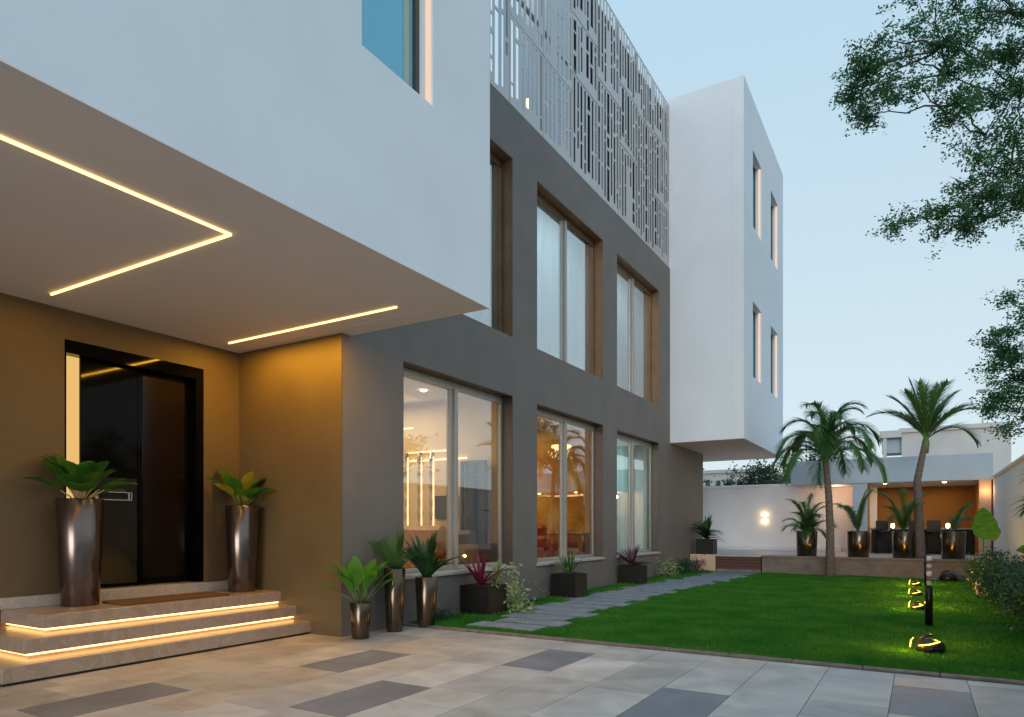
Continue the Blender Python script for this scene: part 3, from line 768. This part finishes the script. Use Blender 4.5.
# square black planters
def boxplanter(x, y, z, label, s=.25, h=.44):
    t = thing('potted_plant', (x, y, z), label, 'potted plant', 'square black planters')
    m = MB(); m.box(-s, s, -s, s, 0, h-.03, bev=.006)
    m.box(-s, s, -s, -s+.03, h-.03, h); m.box(-s, s, s-.03, s, h-.03, h); m.box(-s, -s+.03, -s+.03, s-.03, h-.03, h); m.box(s-.03, s, -s+.03, s-.03, h-.03, h)
    m.build('pot', M['blackbox'], t, True)
    m = MB(); m.box(-s+.03, s-.03, -s+.03, s-.03, h-.035, h-.012); m.build('soil', M['soil'], t, True); return t
t = boxplanter(-5.58, 8.48, 0, 'square black planter holding a pink leaved plant and cream variegated leaves')
foliage_spiky(t, .42, 24, .58, .075, 'leaf_pink', 3, .35, (35, 88), 'pink_leaves', cx=-.02, cy=-.05)
foliage_spiky(t, .40, 60, .20, .04, 'leaf_varieg', 5, 1.0, (0, 85), 'variegated_leaves', cx=.12, cy=.16, zr=.28)
g = thing('variegated_shrub', (-5.25, 8.95, 0), 'cream and green variegated shrub on the ground right of the nearest black planter', 'shrub')
v, f = leaf_cloud([(-5.25, 8.92, .22), (-5.3, 8.85, .5), (-5.2, 8.95, .12)], [(.16, .16, .2), (.13, .13, .25), (.2, .18, .1)], 420, .085, 5); np_mesh('foliage', v, f, M['leaf_varieg'], g)
m = MB(); m.tube([(-5.25, 8.95, 0), (-5.27, 8.9, .4)], [.01, .006], 6); m.build('stem', M['stem'], g)
t = boxplanter(-5.55, 11.3, 0, 'square black planter with green and yellow spear leaves under the middle ground floor window')
foliage_spiky(t, .42, 50, .46, .06, 'leaf_varieg', 7, .7, (15, 88)); foliage_spiky(t, .42, 14, .5, .05, 'leaf_dark', 8, .5, (50, 88), 'dark_leaves')
t = boxplanter(-5.55, 14.55, 0, 'square black planter with purple leaves under the farthest ground floor window')
foliage_spiky(t, .42, 46, .52, .08, 'leaf_purple', 11, .6, (15, 85)); foliage_spiky(t, .42, 10, .35, .06, 'leaf_varieg', 12, .7, (10, 50), 'pale_leaves')
t = boxplanter(-5.45, 20.35, .5, 'square black planter with dark strappy leaves on the terrace at the grey house corner')
foliage_spiky(t, .42, 90, .62, .085, 'leaf_shrub', 13, .8, (5, 88), zr=.25)
def shrub(x, y, rx, ry, h, n, size, mat, label, seed, grp=None, z0=0.0):
    g = thing('shrub', (x, y, z0), label, 'shrub', grp)
    rr = random.Random(seed); cs = []; rs = []
    for i in range(7):
        a = rr.uniform(0, 6.28); q = rr.uniform(.1, .62)
        cs.append((x+rx*q*math.cos(a), y+ry*q*math.sin(a), z0+h*rr.uniform(.3, .72))); s_ = rr.uniform(.38, .58)
        rs.append((rx*s_, ry*s_, h*s_*.62))
    v, f = leaf_cloud(cs, rs, n, size, seed)
    if x > 1: v[:, 0] = np.where(v[:, 0] > 1.72, 3.44-v[:, 0], v[:, 0])
    np_mesh('foliage', v, f, M[mat], g)
    m = MB()
    for i in range(5):
        c = cs[i]; m.tube([(x, y, z0-.02), ((x+c[0])/2, (y+c[1])/2, z0+h*.25), c], [.014, .01, .004], 6)
    m.build('stem', M['bark2'], g); return g
shrub(-5.5, 16.9, .22, .22, .48, 420, .07, 'leaf_varieg', 'small pale yellow green shrub at the facade foot past the last black planter', 31)
shrub(-5.5, 18.2, .3, .5, .42, 900, .06, 'leaf_shrub', 'low green shrub at the facade foot just before the terrace step', 32)
shrub(-5.45, 19.4, .22, .3, .38, 500, .06, 'leaf_purple', 'low dark reddish shrub below the pale plinth', 33)
shrub(-5.7, 7.65, .12, .28, .16, 320, .035, 'leaf_shrub', 'tiny green ground plant beside the third metal pot', 34)
G = 'shrubs along the white right wall'
shrub(1.25, 9.5, .62, .75, 1.05, 4200, .055, 'leaf_shrub', 'dark green shrub nearest the camera along the right wall', 41, G)
shrub(1.25, 10.9, .62, .75, 1.0, 4200, .055, 'leaf_shrub', 'dark green shrub second from the camera along the right wall', 42, G)
shrub(1.22, 12.3, .62, .75, .95, 3800, .055, 'leaf_shrub', 'dark green shrub third from the camera along the right wall', 43, G)
shrub(1.28, 13.8, .55, .75, .80, 2800, .055, 'leaf_shrub', 'dark green shrub in front of the single big leaf plant', 44, G)
shrub(1.20, 17.4, .62, 1.0, 1.1, 3200, .06, 'leaf_shrub', 'leafy green shrub behind the single big leaf plant', 45, G)
# big leaf plant in a stone block
def bigleaf(x, y, z, hgt, L, Wd, az, label, mat='leaf_vein', lean=.25, upz=1.0):
    t = thing('big_leaf_plant', (x, y, z), label, 'plant', 'big heart leaf plants')
    m = MB(); m.box(-.11, .11, -.11, .11, 0, .34, bev=.03); m.build('pot', M['stone'], t, True)
    m = MB(); m.tube([(0, 0, .33), (.02, 0, hgt*.6), (.0, -.04, hgt)], [.016, .013, .008], 8); m.build('stem', M['leaf_lime'], t, True)
    m = MB(); m.blade((0, -.03, hgt-.12), Vector((math.cos(az)*lean, math.sin(az)*lean, upz)), L, Wd, .35, 16, .11, lambda q: max(0, 1-q**2.3)**.75*min(1, .66+q*1.5)*(1-.1*q)*(1+.05*math.sin(q*23)), up=Vector((.75, .65, .1)) if upz > .5 else Vector((-.1, 1, .35)))
    m.build('leaf', M[mat], t, True); return t
bigleaf(1.0, 15.3, 0, 1.2, .60, .66, -1.6, 'tall plant with one bright green heart shaped leaf in a rough stone pot')
bigleaf(1.40, 10.3, 0, 1.12, .40, .26, 2.9, 'big leaf plant at the right edge above the shrubs, its leaf tip pointing left', lean=1.0, upz=.15)

# ---------------------------------------------------------------- palms
def frond(m, base, az, el, L, droop, nl=34, leafL=.42, seed=0, lw=.03, hang=.9):
    r = random.Random(seed); d = dirv(az, el); p = Vector(base); pts = [p.copy()]; ds = [d.copy()]; n = 14
    for i in range(n):
        p = p+d*L/n; d = (d+Vector((0, 0, -1))*droop/n*(.4+1.5*i/n)).normalized(); pts.append(p.copy()); ds.append(d.copy())
    m.tube(pts, [.018*(1-.85*i/n)+.002 for i in range(n+1)], 5)
    side0 = Vector((-math.sin(az), math.cos(az), 0))
    for k in range(nl):
        t = .13+.86*k/(nl-1); f = t*n; i = min(n-1, int(f)); q = f-i
        b = pts[i].lerp(pts[i+1], q); dd = ds[i].lerp(ds[i+1], q).normalized()
        ll = leafL*(math.sin(math.pi*(.12+.80*t))**.7)*r.uniform(.85, 1.12)
        for s in (-1, 1):
            upv = side0.cross(dd)*(-1)
            v = (dd*(.55+.7*t)+side0*s*(1.0-.35*t)+Vector((0, 0, r.uniform(-.05, .3)))).normalized()
            m.blade(b, v, ll, lw*r.uniform(.8, 1.15), hang*r.uniform(.7, 1.3), 3, .2, lambda q: (1-q)**.7+.02)
def palm(loc, trunk_pts, rads, fronds, label, leafL, grp, lw=.03, hang=.9, nl=34):
    t = thing('palm_tree', loc, label, 'palm tree', grp)
    pts = []; rr = []
    N = 44
    for i in range(N+1):
        f = i/N*(len(trunk_pts)-1); k = min(len(trunk_pts)-2, int(f)); q = f-k
        p = Vector(trunk_pts[k]).lerp(Vector(trunk_pts[k+1]), q); pts.append(p); rr.append((rads[k]*(1-q)+rads[k+1]*q)*(1.05 if i % 2 else .96))
    m = MB(); m.tube(pts, rr, 14); m.build('trunk', M['bark'], t)
    m = MB(); top = Vector(trunk_pts[-1])
    for i, (az, el, L, dr) in enumerate(fronds): frond(m, top+Vector((0, 0, .02*(i % 3))), R(az), R(el), L, dr, nl, leafL, i+int(loc[1]*7), lw, hang)
    m.build('crown', M['leaf_palm'], t)
    m = MB(); m.tube([top-Vector((0, 0, .35)), top-Vector((0, 0, .1)), top+Vector((0, 0, .15))], [rads[-1]*.9, rads[-1]*1.25, rads[-1]*.5], 12); m.build('crownshaft', M['stem'], t)
    return t
fr = []
for i in range(24): fr.append((i*137.5 % 360, [84, 70, 58, 77, 46, 64, 32][i % 7], 1.72+.25*((i*.37) % 1), [3.2, 3.5, 3.6, 3.2, 3.5, 3.6, 3.2][i % 7]))
palm((-2.0, 19.35, 0), [(-2.0, 19.35, 0), (-1.99, 19.34, 1.2), (-2.03, 19.36, 2.1), (-2.1, 19.4, 3.05)], [.12, .095, .085, .065], fr,
     'full drooping palm with slim dark trunk at the middle of the terrace wall', .56, 'garden palms', hang=1.7, lw=.032, nl=60)
fr = []
for i, az in enumerate([5, 28, 55, 150, 172, 195, 220, 250, 300, 335, 90, 120, 15, 180]):
    fr.append((az, [58, 68, 76, 60, 66, 52, 72, 76, 66, 52, 79, 82, 40, 80][i], 1.28+.3*((i*.37) % 1), [1.1, .9, .7, 1.2, .9, 1.4, .9, .7, 1.0, 1.3, .5, .5, 2.4, .6][i]))
palm((.02, 20.45, .49), [(.02, 20.45, .49), (-.03, 20.45, 1.6), (-.06, 20.47, 2.5), (.13, 20.5, 3.55)], [.125, .105, .088, .07], fr,
     'taller palm with thick pale trunk and upright fronds in front of the orange pavilion', .50, 'garden palms', hang=.45, lw=.030, nl=52)
fr = [(i*137.5 % 360, [60, 40, 25, 70][i % 4], .72, 1.8) for i in range(13)]
palm((1.50, 8.15, 0), [(1.50, 8.15, 0), (1.48, 8.18, .8), (1.50, 8.16, 1.45)], [.08, .07, .05], fr, 'small palm against the right wall, only its frond tips in view', .40, None, hang=.8)
# palms beyond the right wall, seen mirrored in the windows
fr = [(i*137.5 % 360, [70, 45, 30, 60, 15][i % 5], 2.0, 2.0) for i in range(15)]
palm((3.8, 14.5, 0), [(3.8, 14.5, 0), (3.9, 14.5, 2.0), (3.8, 14.6, 3.7)], [.16, .13, .10], fr, 'palm beyond the right wall mirrored in the windows', .5, None, hang=.9, nl=24)

# potted areca palms on the terrace
def terrace_pot(x, label, seed, L, n, up):
    t = thing('potted_plant', (x, 20.46, .492), label, 'potted plant', 'dark metal pots along the terrace edge')
    pot_round(t, .255, .275, .70, 'potdk', 36)
    m = MB(); r = random.Random(seed)
    for i in range(int(n*1.7)): frond(m, (0, 0, .62), r.uniform(0, 6.28), R(r.uniform(*up)), L*r.uniform(.7, 1.1), 1.9, 30, .32, seed+i, .028, .8)
    m.build('foliage', M['leaf_palm'], t, True)
terrace_pot(-2.70, 'dark metal pot with an arching areca palm left of the drooping palm trunk', 1, 1.1, 12, (30, 85))
terrace_pot(-1.42, 'dark metal pot with thin feathery fronds right of the drooping palm trunk', 2, 1.25, 4, (60, 88))
terrace_pot(-.36, 'dark metal pot with bushy palm fronds just left of the thick palm trunk', 3, 1.35, 7, (50, 88))
terrace_pot(.72, 'dark metal pot with sparse fronds right of the thick palm trunk', 4, 1.0, 2, (60, 80))

# ---------------------------------------------------------------- boundary walls
t = thing('boundary_wall', (-8, 25, 0), 'white rendered garden wall behind the terrace with a wall lamp', 'wall')
m = MB(); m.box(-14, -1.2, 25.0, 25.2, .49, 2.70); m.build('wall_face', M['wallwhite'], t)
m = MB(); m.box(-14, -1.2, 24.96, 25.24, 2.702, 2.79, bev=.01); m.build('coping', M['wallwhite'], t)
m = MB(); m.box(-7, -2.2, 24.60, 24.99, .493, .62, bev=.01); m.build('ledge', M['wallwhite'], t)
t = thing('wall_lamp', (-4.66, 25, 1.6), 'small square lamp glowing on the white wall behind the terrace', 'wall lamp')
m = MB(); m.box(-4.73, -4.59, 24.90, 24.998, 1.60, 1.66, bev=.004); m.build('housing', M['wallwhite'], t)
m = MB(); m.box(-4.71, -4.61, 24.91, 24.99, 1.585, 1.598); m.build('diffuser', M['lamp'], t)
m = MB(); m.box(-4.71, -4.61, 24.91, 24.99, 1.662, 1.672); m.build('diffuser', M['lamp'], t)
lamp('lamp_light', 'POINT', (-4.66, 24.88, 1.50), .35, (1, .6, .25), t, radius=.03)
lamp('lamp_light', 'POINT', (-4.66, 24.88, 1.76), .25, (1, .6, .25), t, radius=.03)
t = thing('boundary_wall', (1.84, 15, 0), 'pale rendered garden wall running along the right side of the lawn', 'wall')
m = MB(); m.box(1.74, 1.94, -9, 28, 0, 2.62); m.build('wall_face', M['wallwhite'], t)
m = MB(); m.box(1.70, 1.98, -9, 28, 2.622, 2.70, bev=.01); m.build('coping', M['soffit'], t)

# ---------------------------------------------------------------- pavilion
pv = thing('garden_pavilion', (0, 24, .49), 'flat roofed garden pavilion with blue grey fascia and glowing orange interior', 'pavilion')
m = MB(); m.box(-3.50, 1.735, 22.95, 27.5, 2.62, 3.36, bev=.01); m.build('roof', M['bluegrey'], pv)
m = MB(); m.box(-1.75, -1.36, 23.0, 23.35, .494, 2.618); m.build('pillar', M['bluegrey'], pv)
m = MB(); m.box(1.42, 1.70, 23.0, 23.3, .494, 2.618); m.build('pillar', M['peach'], pv)
m = MB(); m.box(-1.55, 1.73, 26.2, 26.35, .494, 2.618); m.build('back_wall', M['gold'], pv)
m = MB(); m.box(-1.60, -1.40, 23.36, 26.19, .494, 2.618); m.box(1.50, 1.72, 23.31, 26.19, .494, 2.618); m.build('side_wall', M['gold'], pv)
for x in (-.9, .62):
    m = MB(); m.lathe([(.04, 2.596), (.05, 2.617)], x, 23.5, 14); m.build('downlight', M['lamp'], pv)
lamp('pavilion_light', 'AREA', (0, 24.9, 2.57), 10, (1, .55, .2), pv, 2.2, 1.6)
lamp('pavilion_light', 'POINT', (-2.3, 24.1, 2.45), 9, (1, .5, .25), pv, radius=.06)
lamp('pavilion_light', 'POINT', (1.56, 22.85, 2.3), 1.4, (1, .5, .2), pv, radius=.05)
bc = thing('bar_counter', (0, 24, .49), 'dark bar counter with a pale top inside the orange pavilion', 'bar counter')
m = MB(); m.box(-1.30, 1.38, 24.0, 24.5, .494, 1.22); m.build('front_panel', M['blackbox'], bc)
m = MB(); m.box(-1.34, 1.42, 23.92, 24.56, 1.222, 1.275, bev=.006); m.build('counter_top', M['marble2'], bc)
def stool(x, label):
    t = thing('bar_stool', (x, 23.6, .494), label, 'bar stool', 'bar stools at the pavilion counter')
    m = MB(); m.lathe([(.17, .62), (.19, .64), (.19, .69), (.17, .71)], 0, 0, 20); m.build('seat', M['black'], t, True)
    m = MB(); m.box(-.17, .17, -.19, -.15, .72, 1.0, bev=.02); m.build('backrest', M['black'], t, True)
    for sx in (-1, 1):
        for sy in (-1, 1):
            m = MB(); m.tube([(sx*.18, sy*.18, 0), (sx*.12, sy*.12, .62)], .014, 8); m.build('leg', M['black'], t, True)
stool(-.98, 'black bar stool at the left end of the pavilion counter'); stool(-.1, 'black bar stool behind the thick palm trunk'); stool(.35, 'black bar stool just right of the thick palm trunk')
for x, lb in ((-.72, 'small glowing table lantern at the left of the bar counter'), (.72, 'small glowing table lantern at the right of the bar counter')):
    t = thing('table_lantern', (x, 24.2, 1.276), lb, 'lantern', 'lanterns on the bar counter')
    m = MB(); m.lathe([(.03, 0), (.045, .02), (.045, .11), (.02, .13)], 0, 0, 12); m.build('glass_body', M['lamp'], t, True)
    m = MB(); m.lathe([(.05, .13), (.05, .145), (.01, .17)], 0, 0, 12); m.build('cap', M['black'], t, True)

# ---------------------------------------------------------------- garden lights on the lawn
def spot(x, y, label, lit=True, s=1.0):
    t = thing('garden_light', (x, y, 0), label, 'garden light', 'low dome lights on the lawn')
    m = MB(); m.lathe([(.12*s, .0), (.16*s, .03*s), (.165*s, .07*s), (.14*s, .13*s), (.08*s, .165*s), (.002, .175*s)], 0, 0, 28); m.build('housing', M['blackgl'], t, True)
    m = MB(); m.tube([(-.13*s, -.02*s, .16*s), (-.05*s, 0, .21*s), (.03*s, .02*s, .215*s)], [.012*s, .022*s, .014*s], 10); m.build('hood', M['black'], t, True)
    if lit:
        m = MB(); m.tube([(-.12*s, -.152*s, .10*s), (0.0, -.165*s, .125*s), (.10*s, -.13*s, .16*s)], .007*s, 8); m.build('light_slit', M['led_lawn'], t, True)
        m = MB(); m.tube([(-.21*s, -.02, .05), (-.20*s, -.03, .12), (-.175*s, -.03, .15)], .007, 6); m.build('side_slit', M['led_lawn'], t, True)
        lamp('garden_glow', 'POINT', (x-.22, y-.2, .14), 3.0, (1, .50, .02), t, radius=.03)
        lamp('garden_glow', 'POINT', (x+.15, y+.35, .4), (4 if s > .8 else 12), (1, .48, .02), t, radius=.04)
    return t
spot(.09, 8.25, 'glowing black dome light on the lawn, nearest the paving', s=.85)
spot(-.02, 12.3, 'small glowing lawn light left of the black bollard, second from the paving', s=.62)
spot(-.05, 14.8, 'small glowing lawn light left of the black bollard, third from the paving', s=.62)
spot(-.07, 17.2, 'small glowing lawn light left of the black bollard, farthest of the lit ones', s=.62)
spot(.58, 19.3, 'unlit black dome light at the foot of the terrace wall', False, 1.15)
t = thing('bollard_light', (.10, 10.37, 0), 'slim black bollard light with stacked pale louvres standing on the lawn', 'bollard light')
m = MB(); m.lathe([(.045, 0), (.045, .52), (.03, .54)], .10, 10.37, 20); m.build('post', M['blackgl'], t)
m = MB()
for z in (.55, .66, .77, .86): m.lathe([(.028, z), (.034, z+.01), (.034, z+.055), (.026, z+.065)], .10, 10.37, 16)
m.build('lens', M['soffit'], t)
m = MB()
for z, r_ in ((.62, .11), (.835, .075), (.93, .03)): m.lathe([(r_, z), (r_, z+.008)], .10, 10.37, 24)
m.lathe([(.014, .54), (.014, .93)], .06, 10.36, 8)
m.build('louvre', M['black'], t)

# ---------------------------------------------------------------- overhanging tree
def P2(x, y, t): return tuple(P(x, y, t))
def tree(name, loc, trunk, blobs, n, leaf, mat, label, tz, seed, limbs=True, grp=None, root_px=None, subtwigs=0):
    t = thing(name, loc, label, 'tree', grp)
    m = MB(); m.tube([Vector(p) for p in trunk], [tz*(1-.55*i/(len(trunk)-1)) for i in range(len(trunk))], 12)
    top = Vector(trunk[-1]); r = random.Random(seed)
    cs = []; rs = []
    for b in blobs:
        c = Vector(b[0]); cs.append(tuple(c)); rs.append(b[1])
    if limbs:
        for i, c in enumerate(cs):
            c = Vector(c); s_ = Vector(trunk[-1]).lerp(Vector(trunk[-2]), r.uniform(0, .6))
            near = [Vector(q) for q in cs if (Vector(q)-top).length < (c-top).length*.75]
            if near: 
                nb_ = min(near, key=lambda q: (q-c).length)
                if (nb_-c).length < (s_-c).length*.8: s_ = nb_
            pts = [s_.lerp(c, k/5)+Vector((r.uniform(-.05, .05), r.uniform(-.05, .05), r.uniform(-.03, .05)))*(1 if 0 < k < 5 else 0) for k in range(6)]
            w = .02+.018*(s_-c).length**.5
            if s_ in near or True: w = .022 if near and (s_ != top) else .045
            m.tube(pts, [w*(1-.75*k/5) for k in range(6)], 7)
            for q in range(subtwigs):
                e = c+Vector([r.uniform(-1, 1)*rs[i][k]*.9 for k in range(3)])
                m.tube([c, c.lerp(e, .5)+Vector((0, 0, r.uniform(-.05, .08))), e], [.012, .008, .003], 4)
    m.build('trunk', M['bark2'], t)
    v, f = leaf_cloud(cs, rs, n, leaf, seed, .6, 44, 4.6, .5); np_mesh('crown', v, f, M[mat], t)
    return t
pxb = [(865, 70, 16, 20), (850, 95, 14, 18), (868, 115, 18, 14), (880, 90, 22, 22), (905, 55, 22, 22), (915, 85, 24, 18), (880, 40, 12, 12),
       (925, 20, 30, 14), (955, 8, 26, 12), (945, 45, 26, 14), (985, 20, 30, 18), (1015, 15, 22, 20), (975, 60, 26, 12), (1010, 55, 20, 14), (950, 75, 18, 12),
       (960, 105, 20, 18), (995, 95, 26, 18), (1020, 90, 18, 24), (950, 122, 10, 10), (985, 135, 26, 22), (1015, 135, 22, 28), (975, 158, 22, 16), (1005, 170, 30, 20),
       (965, 185, 18, 14), (990, 195, 26, 14), (945, 208, 20, 11), (915, 218, 20, 9), (895, 226, 12, 8), (965, 225, 18, 14), (1000, 215, 22, 12), (1020, 195, 16, 18), (938, 235, 10, 10),
       (1050, 30, 30, 40), (1060, 100, 36, 40), (1055, 170, 32, 36), (1100, 60, 40, 50), (1110, 140, 40, 50), (930, -15, 30, 16), (980, -25, 40, 20), (1050, -40, 50, 40), (1130, -30, 60, 60), (1150, 70, 50, 60), (1050, 230, 30, 20)]
bl = []; rr = random.Random(3)
for (x, y, a, b) in pxb:
    t_ = 12.5+rr.uniform(-.9, .9); bl.append((P2(x, y, t_), (a*t_/680*1.0, .45, b*t_/680*.95)))
tr0 = P(1150, 560, 13.2); tb = (tr0.x, tr0.y, 0)
tree('broadleaf_tree', tb, [tb, (tb[0]+.1, tb[1], 2.5), (tb[0]-.1, tb[1]+.1, 5.0), tuple(P(1120, 150, 13.0)), tuple(P(1090, 90, 12.8))], bl, 52000, .062, 'leaf_tree',
     'large fine leaved tree overhanging from the top right corner', .22, 5, subtwigs=4)
pxb = [(1008, 300, 14, 6), (1020, 318, 14, 9), (1005, 333, 16, 8), (990, 342, 8, 5), (1010, 355, 18, 12), (995, 368, 12, 8), (1015, 380, 20, 12), (1003, 398, 18, 12), (1018, 412, 16, 14), (1010, 430, 12, 8),
       (990, 408, 8, 6), (1040, 310, 20, 30), (1045, 360, 24, 34), (1045, 410, 24, 26), (1080, 340, 30, 50), (1085, 400, 30, 30)]
bl = []
for (x, y, a, b) in pxb:
    t_ = 21+rr.uniform(-1, 1); bl.append((P2(x, y, t_), (a*t_/680, .6, b*t_/680)))
tr0 = P(1085, 520, 21.5); tb = (tr0.x, tr0.y, 0)
tree('broadleaf_tree', tb, [tb, (tb[0]+.1, tb[1], 2.5), tuple(P(1075, 400, 21.5))], bl, 17000, .105, 'leaf_tree', 'smaller dark tree at the right edge above the garden wall', .2, 9, subtwigs=3)

# far trees behind the white wall, some mirrored in the windows
def bush_tree(x, y, h, r_, label, seed, n=3500, leaf=.16, grp='trees beyond the garden walls', mat='leaf_far'):
    rr = random.Random(seed); bl = []
    for i in range(9):
        a = rr.uniform(0, 6.28); q = rr.uniform(.1, .75); bl.append(((x+r_*q*math.cos(a), y+r_*q*math.sin(a), h*rr.uniform(.55, .9)), (r_*.42, r_*.42, h*.16)))
    tree('broadleaf_tree', (x, y, 0), [(x, y, 0), (x+.1, y, h*.3), (x, y+.1, h*.55)], bl, n, leaf, mat, label, .16, seed, grp=grp, subtwigs=1)
bush_tree(-9.6, 31, 4.5, 1.6, 'dark bushy tree behind the white wall next to the grey house corner', 51)
bush_tree(-6.6, 33, 4.3, 1.7, 'bushy tree behind the white wall below the far white block', 52)
bush_tree(-4.2, 34, 4.7, 1.9, 'bushy tree behind the white wall just left of the drooping palm', 53)
bush_tree(6.5, 20, 6.0, 2.2, 'tree beyond the right wall mirrored in the middle ground window', 54)
bush_tree(8.5, 14, 4.6, 2.0, 'low tree beyond the right wall mirrored in the nearest ground window', 55)

# ---------------------------------------------------------------- far buildings
def far_building(x0, x1, y, d, h, label, rows, cols, balcony=False):
    t = thing('far_building', ((x0+x1)/2, y, 0), label, 'building', 'distant buildings')
    m = MB(); m.box(x0, x1, y, y+d, 0, h-.25); m.build('wall', M['farwhite'], t)
    m = MB(); m.box(x0-.15, x1+.15, y-.15, y+d+.15, h-.249, h); m.build('roof', M['farwhite'], t)
    for i in range(cols):
        for j in range(rows):
            a = x0+(i+.3)*(x1-x0)/cols; w = (x1-x0)/cols*.38; z = h-1.9-j*2.6
            if z < 1: continue
            m = MB(); m.box(a, a+w, y-.06, y+.02, z, z+1.1); wn = m.build('window', M['darkglass'], t)
            m = MB(); m.box(a-.06, a+w+.06, y-.10, y-.061, z-.08, z-.0); m.build('sill', M['farwhite'], wn)
    if balcony:
        m = MB(); m.box(x0-1.1, x0-.001, y-.2, y+2, h-.5, h-.1); m.box(x0-.95, x0-.75, y-.1, y+.1, 0, h-.5); m.build('canopy', M['farwhite'], t)
        m = MB(); m.box(x0-1.0, x0-.002, y+.3, y+2, h-1.35, h-.52); m.build('porch_shade_block', M['bluegrey'], t)  # grey block painted as the shade under the canopy
far_building(-.9, 4.2, 45, 8, 6.95, 'plain white building rising behind the pavilion roof, with a porch canopy', 0, 1, True)
far_building(-15, -9.5, 52, 8, 5.6, 'low white building with windows seen behind the garden wall at the grey house corner', 2, 7)
far_building(-9, -4.5, 56, 8, 5.4, 'low white building with windows seen just under the far white block', 2, 6)
t = thing('antenna_mast', (3.2, 47, 0), 'thin antenna mast on the far building behind the taller palm', 'antenna')
m = MB(); m.tube([(3.0, 46, 6.9), (3.0, 46, 8.9)], [.04, .03], 8); m.build('mast', M['farwhite'], t)
m = MB(); m.lathe([(.02, 8.75), (.28, 8.85), (.3, 8.95)], 3.0, 46, 16); m.build('dish', M['farwhite'], t)

# ================================================================== LIGHT, SKY, CAMERA
w = bpy.data.worlds.new('World'); scene.world = w; w.use_nodes = True
nt = w.node_tree; bg = nt.nodes['Background']
sky = nt.nodes.new('ShaderNodeTexSky'); sky.sky_type = 'NISHITA'; sky.sun_disc = False
SUN_EL, SUN_AZ = 9.0, 163.0       # azimuth: compass degrees from +Y clockwise
sky.sun_elevation = R(SUN_EL); sky.sun_rotation = R(SUN_AZ)
sky.air_density = 1.0; sky.dust_density = 1.0; sky.ozone_density = 2.0; sky.altitude = 0
N = nt.nodes; L = nt.links
tc = N.new('ShaderNodeTexCoord'); sx = N.new('ShaderNodeSeparateXYZ'); L.new(tc.outputs['Generated'], sx.inputs[0])
gr = N.new('ShaderNodeValToRGB'); ge = gr.color_ramp.elements      # thin even high cloud at dusk
ge[0].position = 0.0; ge[0].color = (.56, .64, .69, 1); ge[1].position = 1.0; ge[1].color = (.28, .64, 1.10, 1)
k_ = ge.new(.30); k_.color = (.51, .63, .69, 1); k_ = ge.new(.6); k_.color = (.43, .60, .72, 1)
L.new(sx.outputs['Z'], gr.inputs[0])
vs = N.new('ShaderNodeVectorMath'); vs.operation = 'SCALE'; vs.inputs['Scale'].default_value = 3.5; L.new(gr.outputs[0], vs.inputs[0])
mxs = N.new('ShaderNodeMix'); mxs.data_type = 'RGBA'; mxs.inputs[0].default_value = .92
L.new(sky.outputs[0], mxs.inputs[6]); L.new(vs.outputs[0], mxs.inputs[7])
L.new(mxs.outputs[2], bg.inputs[0]); bg.inputs[1].default_value = .15
sl = bpy.data.lights.new('sun', 'SUN'); sl.energy = .42; sl.angle = R(25); sl.color = (1, .96, .93)
so = bpy.data.objects.new('sun', sl); COL.objects.link(so)
az = R(SUN_AZ); el = R(max(SUN_EL, 8)); d = Vector((math.sin(az)*math.cos(el), math.cos(az)*math.cos(el), math.sin(el)))
so.rotation_euler = d.to_track_quat('Z', 'Y').to_euler(); so.location = (0, 0, 30)

cam = bpy.data.cameras.new('camera'); cam.sensor_width = 36; cam.lens = 36*FPX/1024; cam.clip_end = 3000; cam.clip_start = .05
cam.shift_y = (HY-358.5)/1024
co = bpy.data.objects.new('camera', cam); COL.objects.link(co); co.location = (0, 0, H)
co.rotation_euler = (R(90), 0, math.asin(S0)); scene.camera = co
scene.view_settings.view_transform = 'Standard'; scene.view_settings.look = 'None'
scene.view_settings.gamma = 1.0; scene.view_settings.exposure = 1.2
scene.render.engine = 'CYCLES'
